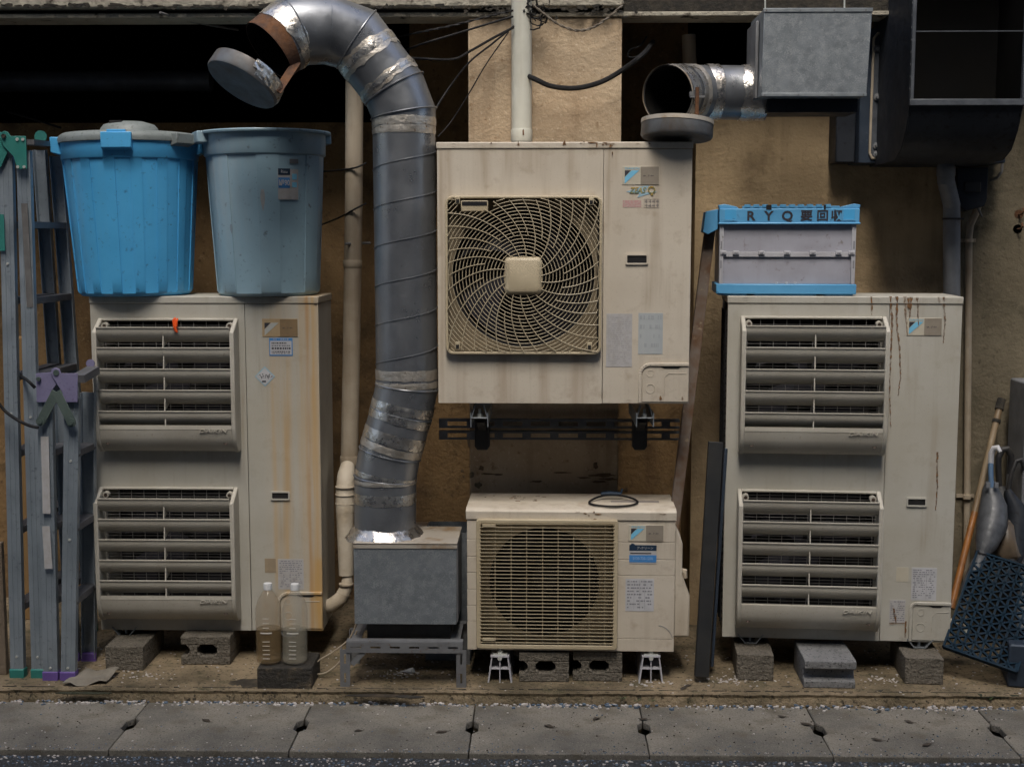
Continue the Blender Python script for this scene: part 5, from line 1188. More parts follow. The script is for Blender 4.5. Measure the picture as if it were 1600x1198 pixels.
mb = MB(); mb.box(x0 + .04, x1 - .02, .1, .29, -.05, -.001); mb.tube([(x0 + .09, .14, -.02), (x0 + .19, .14, -.02)], .02, 12); mb.build('lower_frame', m_hood, gbx)
for f in (.045, .78):
    MB().tube([(x0 + (x1 - x0) * f, .06, h), (x0 + (x1 - x0) * f - .004, .06, h + .16)], .003, 6).build('hanger_wire', m_silver, gbx)
me_ = at(1042, 148, 5.02); sd3 = empty('small_duct', (me_.x, 5.02, me_.z), label='short foil wrapped duct elbow with black open mouth, left of the galvanised duct box', cat='duct'); q = rel(sd3)
SR = .103
path = [q(at(1043, 148, 5.00)), q(at(1072, 146, 5.10)), q(at(1103, 145, 5.155)), q(at(1135, 145, 5.17)), q(at(1196, 146, 5.17))]
MB().tube(path, [SR + .004, SR + .002, SR, SR, SR], 48, caps=False).build('duct_pipe', m_duct, sd3, smooth=True)
MB().tube(path[:3], [SR - .001, SR - .003, SR - .005], 48, caps=False).build('duct_shade_sleeve', m_interior, sd3, smooth=True)  # sleeve in the shade colour blackens the small mouth
du_, PRs = sd3, SR
def sband(a, b, mat, f0, f1, r, seed, **k): mb = MB(); foil(mb, a.lerp(b, f0), a.lerp(b, f1), r, seed=seed, **k); return mb.build('tape_band', mat, sd3, smooth=True)
sband(path[0], path[1], m_foil, .08, .50, SR + .007, 31, jit=.001); sband(path[0], path[1], m_foil, .66, 1.0, SR + .006, 32, jit=.002)
sband(path[1], path[2], m_foildull, .05, .40, SR + .005, 33); sband(path[2], path[3], m_foil, -.05, .55, SR + .004, 34, jit=.002); sband(path[3], path[4], m_foil, .35, .98, SR + .003, 35, jit=.0025, edge=.008)
MB().tube([path[0] + (path[0] - path[1]).normalized() * .004, path[0] + (path[1] - path[0]).normalized() * .006], SR + .007, 48, caps=False).build('mouth_rim', m_galvbeige, sd3, smooth=True)
cc_ = q(at(1058, 200, 4.98)); R0 = .133
rt_ = Euler((R(-6), R(3), 0)).to_matrix().to_4x4()
cp = MB().lathe([(0, .018), (R0 - .012, .020), (R0 - .006, .024), (R0 - .004, .026), (R0, .024), (R0 + .001, -.03), (R0 - .004, -.038), (0, -.036)], 56, Matrix.Translation(cc_) @ rt_).build('cap', m_galvdark, sd3, smooth=True)
MB().lathe([(R0 - .015, .026), (R0 + .002, .0275), (R0 + .0025, .012)], 56, Matrix.Translation(cc_) @ rt_).build('cap_rim', m_galvbeige, cp, smooth=True)
br = q(at(1089, 150, 4.93)); mb = MB(); mb.box(br.x - .024, br.x + .03, br.y, br.y + .01, br.z - .006, br.z + .002); mb.box(br.x - .026, br.x - .012, br.y, br.y + .03, br.z, br.z + .016); mb.build('hinge_plate', m_slot, sd3)
b2 = q(at(1088, 198, 4.90)); mb = MB(); mb.tube([(br.x, br.y - .006, br.z + .03), (br.x, br.y - .006, b2.z - .005)], .0075, 8); mb.prism([(b2.x - .03, b2.z + .032), (b2.x + .035, b2.z + .018), (b2.x + .012, b2.z + .008), (b2.x + .002, b2.z - .016), (b2.x - .006, b2.z + .01), (b2.x - .03, b2.z + .02)], 'y', br.y - .012, br.y - .006); mb.build('hinge_rod', m_rust, sd3)
MB().box(b2.x - .055, b2.x + .012, br.y - .008, br.y + .0, b2.z - .012, b2.z + .014).build('hinge_bracket', m_slot, sd3)

# ------------------------------------------------------------------ black exhaust hood and its back plate
Yh = 5.06
c = at(1500, 240, 5.55); hd = empty('exhaust_hood', (c.x, 5.55, c.z), label='big black sheet metal exhaust hood with an open front at the top right corner', cat='hood'); B = rel(hd)
xL = B(at(1424, 100, Yh)).x; xR = B(at(1603, 100, Yh)).x; zl = B(at(1500, 160, Yh)).z; ztop = zl + .75; yf = Yh - 5.55
prof = [(yf, ztop), (yf, zl), (yf + .05, zl - .10), (yf + .11, zl - .17), (yf + .2, zl - .205), (0, zl - .21), (.1, zl - .21), (.1, ztop)]
# side cheeks, curved belly sheet, back
MB().prism(prof, 'x', xL, xL + .006).build('side_panel', m_hood, hd, bevel=.0015); MB().prism(prof, 'x', xR - .006, xR).build('side_panel', m_hood, hd, bevel=.0015)
inn = [(yf + .006, zl), (yf + .056, zl - .097), (yf + .115, zl - .165), (yf + .202, zl - .199), (0, zl - .204), (.1, zl - .204)]
MB().prism([(yf, zl)] + prof[2:6] + [(.1, zl - .21)] + inn[::-1], 'x', xL + .006, xR - .006).build('belly_panel', m_hood, hd, smooth=True)
MB().box(xL + .006, xR - .006, .09, .1, zl - .2, ztop).build('back_panel', m_interior, hd)
MB().box(xL + .01, xR - .01, -.20, -.19, zl - .15, ztop).build('filter_mesh', m_interior, hd)
MB().box(xL, xR, yf, .1, ztop + .001, ztop + .006).build('top_panel', m_hood, hd)
MB().box(xL + .0065, xL + .009, yf + .02, .02, zl - .05, ztop).build('hood_shade_sheet', m_interior, hd); MB().box(xR - .009, xR - .0065, yf + .02, .02, zl - .05, ztop).build('hood_shade_sheet', m_interior, hd)  # near-black sheets added so the hood interior reads as deep shade
mb = MB(); mb.box(xL - .002, xR, yf - .006, yf + .012, zl - .012, zl + .012); mb.box(xL - .002, xL + .012, yf - .006, yf + .012, zl + .012, ztop); mb.box(xR - .012, xR + .001, yf - .006, yf + .012, zl + .012, ztop); mb.build('front_lip', m_hoodedge, hd, bevel=.002)
mb = MB(); mb.box(xL + .012, xR - .012, yf + .004, yf + .009, zl + .26, zl + .264); mb.build('mesh_wire', m_hoodedge, hd)
mb = MB()
for k in range(9): mb.tube([(xL - .003, yf + .004, zl + .05 + k * .045), (xL + .001, yf + .004, zl + .05 + k * .045)], .004, 8)
mb.build('rivets', m_slot, hd)
Yb2 = 5.55; c = at(1458, 255, Yb2); bp = empty('hood_backing', (c.x, Yb2, c.z), label='blue grey steel back frame bolted to the wall behind the black exhaust hood', cat='metal panel'); B = rel(bp)
x0, x1, h = B(at(1344, 150, Yb2)).x, B(at(1572, 240, Yb2)).x, B(at(1400, 44, Yb2)).z
MB().box(x0, x1, .002, YW - Yb2, 0, h).build('back_plate', m_bluesteel, bp, bevel=.004)
xa_ = B(at(1361, 150, Yb2)).x; za_, zb_ = B(at(1361, 247, Yb2)).z, B(at(1361, 53, Yb2)).z
MB().tube([(xa_ + .12, -.004, zb_), (xa_ + .02, -.004, zb_), (xa_ + .004, -.004, zb_ - .02), (xa_, -.004, za_ + .02), (xa_ + .01, -.004, za_), (xa_ + .12, -.004, za_ - .005)], .0055, 8).build('frame_bead', m_pipebeige, bp, smooth=True)
MB().box(xa_ + .006, xa_ + .03, -.006, .003, za_ + .006, zb_ - .006).build('frame_flange', m_hoodedge, bp)
for (px_, py_) in ((1383, 62), (1371, 76), (1371, 152), (1370, 228), (1370, 241)):
    p = B(at(px_, py_, Yb2 - .01)); MB().lathe([(0, .012), (.007, .012), (.008, .004), (.015, .003), (.015, 0), (0, 0)], 12, Matrix.Translation(p) @ Matrix.Rotation(R(90), 4, 'X')).build('bolt', m_slot, bp)
p = B(at(1550, 238, 5.5)); MB().tube([p, p + Vector((.06, 0, 0))], .016, 12).build('plug', m_pipebeige, bp, smooth=True)
p0, p1 = B(at(1305, 262, 5.6)), B(at(1345, 60, 5.6)); MB().box(p0.x, x0 - .002, .05, YW - Yb2, p0.z + .02, p0.z + .28).build('side_housing', m_hood, bp, bevel=.006)

# ------------------------------------------------------------------ folding crate
frC = Frame(at(1230, 457, 5.13), R(-4.5)); L = frC.l
ct = empty('folding_crate', (frC.loc.x, frC.loc.y, zR + HR + .001), frC.rz, label='folding crate with sky blue rim and base and lilac grey walls, lettered RYQ', cat='crate')
frC = Frame(ct.location, frC.rz); L = frC.l
x0, x1 = L(1119, 450).x, L(1338, 450).x; xw0, xw1 = L(1124, 400).x, L(1337, 400).x; rx0, rx1 = L(1124, 335).x, L(1343, 335).x
hB, hR0, hR1 = L(1230, 444).z, L(1230, 350).z, L(1230, 326).z; DC = .34
mb = MB(); mb.box(x0, x1, 0, DC, .006, hB); mb.box(x0 + .01, x0 + .12, .01, DC - .01, 0, .006); mb.box(x0 + .15, x1 - .15, .01, DC - .01, 0, .006); mb.box(x1 - .12, x1 - .01, .01, DC - .01, 0, .006)
mb.build('base', m_crateblue, ct, bevel=.003)
zm = L(1230, 397).z
def wallp(y0, y1, name, z0, z1, xx0, xx1): return MB().box(xx0, xx1, y0, y1, z0, z1).build(name, m_crategrey, ct, bevel=.002)
fwl = wallp(.014, .02, 'lower_wall', hB, zm - .012, xw0 + .014, xw1 - .014); wallp(.014, .02, 'upper_wall', zm + .008, hR0, xw0 + .014, xw1 - .014)
MB().box(xw0 + .012, xw1 - .012, .006, .016, zm - .012, zm + .008).build('hinge_strip', m_cratelight, ct, bevel=.002)
for xx in (xw0, xw1 - .016): MB().box(xx, xx + .016, .004, .03, hB, hR0).build('corner_post', m_cratelight, ct, bevel=.002)
for f in (0, .1, .3, .5, .7, .9, 1):
    x = xw0 + .015 + (xw1 - xw0 - .03) * f; hg = MB().box(x - .012, x + .012, -.001, .008, zm - .003, zm + .012).build('hinge', m_cratelight, ct, bevel=.002); MB().box(x - .006, x + .006, -.0022, 0, zm + .001, zm + .006).build('hinge_slot', m_inkgrey, hg)
mb = MB()
for xx in (xw0 + .004, xw1 - .010):
    for z_ in (zm + .02, zm - .055): mb.box(xx, xx + .006, .0028, .005, z_, z_ + .03)
mb.build('post_slots', m_inkgrey, ct)
MB().box(xw0, xw0 + .008, .03, DC - .02, hB, hR0).build('end_wall', m_crategrey, ct); MB().box(xw1 - .008, xw1, .03, DC - .02, hB, hR0).build('end_wall', m_crategrey, ct); MB().box(xw0, xw1, DC - .02, DC - .014, hB, hR0).build('back_wall', m_crategrey, ct)
mb = MB(); mb.box(rx0, rx1, -.004, .02, hR0, hR1); mb.box(rx0, rx0 + .02, .02, DC, hR0, hR1); mb.box(rx1 - .02, rx1, .02, DC, hR0, hR1); mb.box(rx0 + .02, rx1 - .02, DC - .02, DC, hR0, hR1)
mb.box(rx0 - .004, rx1 + .004, -.008, .0, hR0 - .002, hR0 + .006)
rim = mb.build('rim', m_crateblue, ct, bevel=.003)
mb = MB()
for a_, b2 in ((1131, 1152), (1316, 1337)):
    xa2, xb3 = L(a_, 335).x, L(b2, 335).x; mb.box(xa2, xb3, -.0065, -.0035, hR0 + .012, hR0 + .018); mb.box(xa2, xa2 + .004, -.0065, -.0035, hR0 + .016, hR1 - .003); mb.box(xb3 - .004, xb3, -.0065, -.0035, hR0 + .016, hR1 - .003)
mb.build('rim_recess', m_crateblue, rim)
for a_, b2 in ((1131, 1152), (1316, 1337)): xa2, xb3 = L(a_, 335).x, L(b2, 335).x; MB().box(xa2 + .004, xb3 - .004, -.0048, -.0038, hR0 + .018, hR1 - .003).build('recess_panel', m_blue, rim)
tz = MB(); x = L(1160, 325).x; xe_ = L(1312, 325).x; tz.box(x, xe_, -.002, .016, hR1, hR1 + .010)
xs = x + .008
while xs < xe_ - .03: tz.box(xs, xs + .022, -.004, .018, hR1 + .004, hR1 + .016); xs += .034
tz.build('rim_teeth', m_crateblue, rim, bevel=.001)
mb = MB()
for (px_, w_) in ((1197, .02), (1287, .008)): xx = L(px_, 323).x; mb.box(xx, xx + w_, -.0055, .01, hR1 - .004, hR1 + .014)
mb.build('rim_damage', m_fin, rim)
for s2, xx in ((1, rx0), (-1, rx1)): MB().prism([(xx, hR1), (xx + s2 * .075, hR1), (xx + s2 * .065, hR1 + .008), (xx + s2 * .02, hR1 + .018), (xx - s2 * .004, hR1 + .014)], 'y', .004, .06).build('corner_fin', m_crateblue, rim, bevel=.002)
MB().prism([(rx0 - .002, hR0 - .02), (rx0 - .002, hR1), (rx0 - .05, hR1 - .01), (rx0 - .06, hR0 - .03), (rx0 - .04, hR0 - .04)], 'y', .05, .25).build('end_flap', m_crateblue, ct, bevel=.002)
for ch, px_ in zip('RYQ要回収', (1179, 1207, 1236, 1266, 1291, 1313)): p = L(px_ - 6, 338 if px_ < 1290 else 339); text('lettering', ch, .050 if ch in 'RYQ' else .044, (p.x, -.0052, (hR0 + hR1) / 2), m_ink, rim, 1.05, bold=.03)
mb = MB()
for px_ in (1214, 1229, 1243): p = L(px_, 445); mb.tube([(p.x, .013, hB + .001), (p.x, .013, hB + .008)], .005, 8)
mb.build('base_clips', m_white, ct)

# ------------------------------------------------------------------ leaning bars right of the middle units
def leaner(name, p0, p1, w, h, mat, label, part_name='bar', cat='bar', up=(0, 1, 0), bevel=.002):
    a, b = at(*p0), at(*p1); t = empty(name, b, label=label, cat=cat); q = rel(t)
    MB().bar(q(a), q(b), w, h, up).build(part_name, mat, t, bevel=bevel); return t
leaner('steel_bar', (1111, 343, 5.30), (1047, 868, 5.10), .042, .028, m_rustbar, 'long square rusty steel bar leaning between the wall mounted unit and the crate')
leaner('wooden_post', (1094, 250, 5.95), (1089, 1000, 5.95), .07, .04, m_oldwood, 'stained old wooden post on the wall behind the leaning steel bar', cat='post')
leaner('plank', (1118, 690, 5.06), (1096, 1056, 4.97), .055, .03, m_matdark, 'dark upright plank leaning on the left side of the right tall unit', 'board', 'plank')
leaner('plank', (1134, 700, 5.14), (1112, 1040, 5.07), .012, .03, m_bluesteel, 'thin bluish strip standing against the dark upright plank', 'board', 'plank')
leaner('steel_strip', (905, 655, 5.9), (730, 690, 5.9), .05, .01, m_oldwood, 'slanting old board in the dark gap under the wall mounted unit', cat='board')

# ------------------------------------------------------------------ right edge: pole, umbrellas, mat, boxes
t = empty('pole', at(1491, 935, 5.25), label='old bamboo pole with an orange lower end leaning at the right edge', cat='pole'); q = rel(t)
a, b, m_, m2 = q(at(1561, 640, 5.6)), q(at(1486, 950, 5.25)), q(at(1523, 800, 5.42)), 0
MB().tube([a, a.lerp(m_, .33), a.lerp(m_, .34), a.lerp(m_, .36), m_], [.014, .014, .016, .014, .0135], 12).build('upper_pole', m_bamboo, t, smooth=True)
MB().tube([m_, b], [.0137, .0145], 12).build('lower_pole', m_bambooo, t, smooth=True)
MB().tube([a + (a - m_).normalized() * .05, a], [.018, .019], 10).tube([a.lerp(m_, .1), a.lerp(m_, .13)], .018, 10).build('pole_cap', m_mould, t, smooth=True)
def hook(pts, r=.009, n=10): return MB().tube(pts, r, n)
m_bluesleeve = M('faded_blue_sleeve', (.07, .13, .22), (.05, .09, .15), sc=30)
um = empty('umbrella', at(1505, 940, 5.1), label='furled clear vinyl umbrella with a white handle leaning at the right edge', cat='umbrella', group='umbrellas at the right edge'); q = rel(um)
hook([q(at(*p)) for p in ((1549, 762, 5.4), (1548, 735, 5.42), (1548, 722, 5.43))], .011).build('shaft_sleeve', m_bluesleeve, um, smooth=True)
hook([q(at(*p)) for p in ((1548, 724, 5.43), (1549, 708, 5.43), (1553, 700, 5.42), (1559, 699, 5.41), (1563, 706, 5.40))], [.012, .012, .011, .010, .008]).build('handle', m_white, um, smooth=True)
P = [q(at(*p)) for p in ((1548, 752, 5.42), (1548, 765, 5.42), (1552, 790, 5.4), (1550, 820, 5.36), (1541, 850, 5.3), (1535, 865, 5.28), (1527, 885, 5.26), (1512, 915, 5.23), (1502, 940, 5.21))]
MB().tube(P, [.02, .035, .055, .062, .045, .024, .03, .024, .008], 14).build('canopy', m_blade, um, smooth=True)
MB().tube([P[5] + Vector((0, 0, .008)), P[5] - Vector((0.004, 0, .012))], .028, 14).build('strap', m_black, um, smooth=True)
mb = MB()
for px_ in (1543, 1556): p = q(at(px_, 757, 5.38)); mb.box(p.x - .008, p.x + .008, p.y - .01, p.y + .0, p.z - .01, p.z + .01)
mb.build('rib_tips', m_pipegrey, um)
um = empty('umbrella', at(1545, 940, 5.3), label='furled black umbrella with a wide hooked handle behind the clear one', cat='umbrella', group='umbrellas at the right edge'); q = rel(um)
hook([q(at(*p)) for p in ((1562, 770, 5.5), (1560, 735, 5.5), (1560, 715, 5.5), (1566, 702, 5.5), (1574, 701, 5.5), (1580, 712, 5.5), (1578, 740, 5.5))], .013).build('handle', m_black, um, smooth=True)
MB().tube([q(at(*p)) for p in ((1563, 760, 5.5), (1570, 800, 5.47), (1562, 860, 5.42), (1545, 930, 5.32))], [.02, .05, .045, .01], 14).build('canopy', m_matdark, um, smooth=True)
um = empty('umbrella', at(1565, 940, 5.3), label='second black umbrella with a narrow handle, nearest the right edge of the picture', cat='umbrella', group='umbrellas at the right edge'); q = rel(um)
hook([q(at(*p)) for p in ((1574, 775, 5.45), (1580, 740, 5.45), (1588, 720, 5.45), (1596, 718, 5.45), (1600, 730, 5.45))], .009).build('handle', m_black, um, smooth=True)
MB().tube([q(at(*p)) for p in ((1574, 765, 5.45), (1590, 800, 5.43), (1588, 860, 5.38), (1565, 930, 5.3))], [.015, .045, .04, .01], 14).build('canopy', m_hood, um, smooth=True)
m_bag = M('brown_bag_plastic', (.10, .075, .05), (.04, .03, .022), sc=12, rough=.35)
um = empty('plastic_bag', at(1572, 885, 5.4), label='crumpled brown and clear bag beneath the umbrellas at the right edge', cat='bag'); rnd = random.Random(8)
mb = MB(); mb.lathe([(.0, 0), (.05, .01), (.07, .06), (.05, .13), (.03, .18), (0, .2)], 14, None, lambda a, i: rnd.uniform(-.012, .012)); mb.build('bag', m_bag, um, smooth=True)

# lattice mat standing on a corner, leaning against the wall
A0, A1, A2, A3 = at(1527, 862, 5.28), at(1612, 893, 5.1), at(1549, 1090, 4.86), at(1474, 1010, 5.03)
mt = empty('plastic_mat', A2, label='dark blue plastic lattice mat standing on its corner and leaning at the right edge', cat='mat'); q = rel(mt)
o = q(A3); ex = (q(A0) - o); ey = (q(A2) - o); wx, wy = ex.length, ey.length; ex.normalize(); ey = (ey - ex * ey.dot(ex)).normalized(); nz_ = ex.cross(ey).normalized()
wx *= 1.0; wy = max(wy, .28); P3 = lambda u, v: o + ex * u + ey * v
# size from picture: long side runs down-left to up-right
lat = MB(); W_, H_ = wx, (q(A1) - q(A0)).length * 1.15
wy = max(wy, H_)
def lbar(u0, v0, u1, v1, w=.006):
    lat.bar(P3(u0, v0), P3(u1, v1), w, .014, nz_)
step = .034
def clipseg(u0, v0, du_, dv_):
    t0, t1 = -9, 9
    for s0, d, mx in ((u0, du_, wx), (v0, dv_, wy)):
        if abs(d) < 1e-6:
            if s0 < 0 or s0 > mx: return None
        else:
            a_, b2 = sorted(((0 - s0) / d, (mx - s0) / d)); t0 = max(t0, a_); t1 = min(t1, b2)
    return (t0, t1) if t1 - t0 > .01 else None
for ang in (0, 60, 120):
    d = Vector((math.cos(R(ang)), math.sin(R(ang)))); n_ = Vector((-d.y, d.x))
    for k in range(-40, 41):
        c0 = n_ * (k * step * 1.0); r1 = clipseg(c0.x, c0.y, d.x, d.y)
        if r1: lbar(c0.x + d.x * r1[0], c0.y + d.y * r1[0], c0.x + d.x * r1[1], c0.y + d.y * r1[1], .0075 if ang else .009)
lat.build('lattice', m_bluemat, mt)
ed = MB()
for a_, b2 in (((0, 0), (wx, 0)), ((wx, 0), (wx, wy)), ((wx, wy), (0, wy)), ((0, wy), (0, 0))): ed.bar(P3(*a_), P3(*b2), .008, .022, nz_)
ed.build('mat_edge', m_bluemat, mt)

c = atz(1598, 1075, 0); t = empty('steel_box', c, R(-12), label='low dark grey steel box on the ground at the far right edge', cat='box')
MB().box(-.055, .25, 0, .25, 0, .17).build('box_body', m_bluesteel, t, bevel=.008)
c = at(1588, 985, 5.45); t = empty('meter_cabinet', c, label='pale grey cabinet door edge cut off by the right edge of the picture', cat='cabinet')
MB().box(0, .35, 0, .2, 0, at(1588, 598, 5.45).z - c.z).build('cabinet_body', m_bluegrey if False else m_pipegrey, t, bevel=.008)

# ------------------------------------------------------------------ bottles
def bottle(px, py_base, label, mat, liq, h=.30, r=.048, lean=0):
    c = at(px, py_base, mbx.location.y + .07); z0 = .083
    t = empty('water_bottle', (c.x, mbx.location.y + .07, z0), label=label, cat='bottle', group='water bottles on the mossy block')
    t.rotation_euler = (0, R(lean), 0)
    prof = [(0, .003), (r * .7, 0), (r * .95, .008), (r, .02)]
    z = .03
    while z < h * .62: prof += [(r, z), (r * .985, z + .004), (r * .985, z + .010), (r, z + .014)]; z += .03
    prof += [(r * 1.0, h * .66), (r * .98, h * .72), (r * .80, h * .82), (r * .45, h * .92), (.014, h * .955), (.014, h * .965)]
    sq = lambda a, i: -.004 * (abs(math.cos(2 * a)) < .3) * (4 < i < len(prof) - 4)
    MB().lathe(prof, 32, None, sq).build('bottle_body', mat, t, smooth=True)
    MB().lathe([(0, .012), (r * .93, .012), (r * .93, h * .30), (r * .93, h * .45), (0, h * .45)], 24).build('water', liq, t, smooth=True)
    mb = MB()
    for k in range(5): mb.tube([(-.014, -r - .0008, h * (.10 + .055 * k)), (.014, -r - .0008, h * (.10 + .055 * k))], .0016, 6)
    for k in range(3): mb.tube([(-.012, -r - .0008, h * (.50 + .06 * k)), (.012, -r - .0008, h * (.50 + .06 * k))], .0014, 6)
    mb.tube([(-.022, -r + .003, h * .43), (-.01, -r - .001, h * .43), (.01, -r - .001, h * .43), (.022, -r + .003, h * .43)], .003, 6)
    mb.build('moulded_ribs', m_ribs, t, smooth=True)
    MB().lathe([(0, h + .012), (.0155, h + .012), (.0165, h + .008), (.0165, h - .012), (0, h - .012)], 24).build('bottle_cap', m_whitecap, t, smooth=True)
m_ribs = clear('clear_plastic_rib', (.62, .6, .55), .15, .5)
m_whitecap = M('white_cap', (.62, .62, .62), (.5, .5, .48), sc=30, rough=.45)
m_liq1 = clear('brown_water', (.16, .105, .045), .1, .42); m_liq2 = clear('cloudy_water', (.24, .215, .15), .1, .34)
bottle(421, 1040, 'brownish water bottle with white cap on the mossy block, left of the pair', m_bottle, m_liq1, .302, .050, 0)
bottle(461, 1043, 'clearer water bottle with white cap on the mossy block, right of the pair', m_bottle2, m_liq2, .300, .049, 1)

# ------------------------------------------------------------------ ladders (folded, seen edge-on)
def ladder(name, label, leaves, zs_px, top_py, Yn, Yf, mrail, mstep, mfoot, wr=.052, foot_h=.035, zfar=None):
    """leaves: (near top px, near bottom px); Yn=(top,bottom) depth of near rails, Yf of the far rails"""
    t = empty(name, atz(leaves[0][1][0], leaves[0][1][1], 0), label=label, cat='ladder'); q = rel(t)
    lo = Vector(t.location)
    for li, ((tx, ty), (bx, by)) in enumerate(leaves):
        a = at(tx, ty, Yn[0]); b = at(bx, by, Yn[1]); b.z = .012
        def P(f, near): # f 0 bottom .. 1 top
            x = b.x + (a.x - b.x) * f; z = b.z + (a.z - b.z) * f
            y = (Yn[1] + (Yn[0] - Yn[1]) * f) if near else (Yf[1] + (Yf[0] - Yf[1]) * f)
            return Vector((x, y, z)) - lo
        for near in (True, False):
            p0, p1 = P(0, near), P(1, near); s2 = 1 if near else -1
            mb = MB(); mb.bar(p0, p1, wr, .004, (0, 1, 0)); off = Vector((wr / 2 - .002, s2 * .012, 0))
            for s3 in (-1, 1): mb.bar(p0 + Vector((s3 * (wr / 2 - .0015), s2 * .013, 0)), p1 + Vector((s3 * (wr / 2 - .0015), s2 * .013, 0)), .003, .026, (0, 1, 0))
            for s3 in (-.18, .18): mb.bar(p0 + Vector((s3 * wr, -s2 * .003, 0)), p1 + Vector((s3 * wr, -s2 * .003, 0)), .003, .003, (0, 1, 0))
            r_o = mb.build('rail', mrail, t)
            fm = MB(); fm.box(p0.x - wr / 2 - .003, p0.x + wr / 2 + .003, p0.y - .008, p0.y + .03 * s2 + .004, -.012, foot_h); fm.build('foot', mfoot, r_o, bevel=.004)
            if near:
                for f in (.035, .5, .78): c = P(f, True); MB().tube([c + Vector((0, -.006, 0)), c + Vector((0, .0, 0))], .005, 10).build('rivet', m_silver, r_o, smooth=True)
        for py in zs_px:
            z = at(leaves[-1][0][0], py, Yn[0]).z; f = (z - b.z) / (a.z - b.z)
            if f > .97 or f < .05: continue
            n_, fr_ = P(f, True), P(f, False); mb = MB()
            mb.bar(n_ + Vector((0, .006, 0)), fr_ - Vector((0, .006, 0)), wr * .95, .004, (0, 0, 1)); 
            for s3 in (-1, 1): mb.bar(n_ + Vector((s3 * wr * .46, .006, -.012)), fr_ + Vector((s3 * wr * .46, -.006, -.012)), .003, .022, (0, 0, 1))
            mb.build('step', mstep, t)
    return t, q
YA = atz(60, 1058, 0).y
t, q = ladder('stepladder', 'tall folded aluminium stepladder with green hinges at the far left edge', [((8, 225), (27, 1055)), ((36, 235), (60, 1055))], (232, 347, 466, 585, 704, 823, 942), 230, (5.02, YA), (5.38, 5.60), m_alu, m_aludark, m_greenmetal)
yh = 5.003
def plate(t, q, pts, Y, mat, name, th=.006, parent=None): 
    P = [q(at(px_, py_, Y)) for px_, py_ in pts]; y = P[0].y
    return MB().prism([(p.x, p.z) for p in P], 'y', y - th, y).build(name, mat, parent or t, bevel=.001)
h1 = plate(t, q, [(2, 262), (14, 235), (6, 222), (8, 210), (0, 206), (-18, 215), (-22, 262)], yh, m_greenmetal, 'hinge_plate')
h2 = plate(t, q, [(0, 212), (3, 207), (8, 205), (13, 207), (17, 213), (41, 213), (43, 264), (28, 265), (22, 245), (6, 228)], yh - .008, m_greenmetal, 'hinge_plate')
p = q(at(7, 213, yh - .01)); MB().tube([p + Vector((0, -.012, 0)), p], .008, 12).build('hinge_pin', m_mould, h2, smooth=True)
for px_, py_ in ((27, 218), (36, 218), (28, 261), (38, 261)): p = q(at(px_, py_, yh - .014)); MB().tube([p + Vector((0, -.004, 0)), p + Vector((0, .004, 0))], .006, 10).build('rivet', m_silver, h2, smooth=True)
MB().bar(q(at(43, 222, 5.0)), q(at(80, 226, 5.36)), .05, .02).build('top_cap', m_aludark, t)
p = q(at(64, 214, 5.36)); MB().tube([p + Vector((0, -.006, 0)), p], .025, 16).build('hinge_plate', m_greenmetal, t, smooth=True)
pl = q(at(33, 330, 5.0)); mb = MB()
a, b = at(38, 318, yh), at(47, 480, yh); mb.bar(q(a), q(b), .024, .003, (0, 1, 0)); mb.build('worn_label', m_cablegrey, t)
a, b = at(2, 335, 5.0), at(4, 392, 5.0); MB().bar(q(a), q(b), .02, .004, (0, 1, 0)).build('green_strap', m_greenmetal, t)

YBt = atz(92, 1062, 0).y
t, q = ladder('stepladder', 'small folded stepladder with purple hinge plate and purple feet beside the left tall unit', [((70, 628), (79, 1052)), ((112, 622), (106, 1052))], (585, 705, 822, 938), 610, (YBt - .02, YBt), (5.12, 5.20), m_alu, m_aludark, m_purple2, wr=.056)
yh = YBt - .030
h1 = plate(t, q, [(57, 583), (82, 581), (92, 596), (80, 612), (77, 628), (58, 628)], yh, m_purple, 'hinge_plate')
h2 = plate(t, q, [(80, 580), (82, 576), (88, 574), (94, 577), (96, 583), (122, 583), (122, 628), (101, 628), (98, 612), (88, 597), (84, 590)], yh - .008, m_purple, 'hinge_plate')
for px_, py_, r0 in ((88, 582, .011), (60, 592, .008)): p = q(at(px_, py_, yh - .014)); MB().tube([p + Vector((0, -.004, 0)), p + Vector((0, .006, 0))], r0, 14).build('hinge_pin', m_steelgreen, h2, smooth=True)
for pts in ([(88, 612), (64, 658)], [(88, 612), (112, 660)]):
    a, b = q(at(*pts[0], yh - .012)), q(at(*pts[1], yh - .012 if pts[1][0] < 90 else yh - .018)); s_o = MB().bar(a, b, .035, .004, (0, 1, 0)).build('folding_stay', m_steelgreen, t, bevel=.001)
    MB().tube([b + Vector((0, -.008, 0)), b], .017, 14).tube([b + Vector((0, -.014, 0)), b], .009, 10).build('stay_knob', m_steelgreen, s_o, smooth=True)
for (a, b) in (((70, 682), (73, 802)), ((72, 822), (76, 888))): MB().bar(q(at(*a, YBt - .03)), q(at(*b, YBt - .026)), .030, .003, (0, 1, 0)).build('worn_label', m_whitefade, t)
MB().lathe([(0, -.006), (.017, -.006), (.017, .0), (0, 0)], 16, Matrix.Translation(q(at(141, 568, 5.1))) @ Matrix.Rotation(R(90), 4, 'X')).build('hinge_plate', m_purple, t, smooth=True)
MB().bar(q(at(122, 592, YBt)), q(at(146, 578, 5.10)), .05, .03).build('top_cap', m_aludark, t)
cable('cable', [(-8, 622, 4.92), (8, 642, 4.92), (26, 655, 4.9), (44, 664, 4.9), (60, 668, 4.9)], .006, m_cable, 'black cable hanging across the ladders, lower of two')
cable('cable', [(22, 582, 5.2), (40, 592, 4.94), (55, 606, 4.92)], .006, m_cable, 'short black cable behind the purple hinge plate, upper of two')
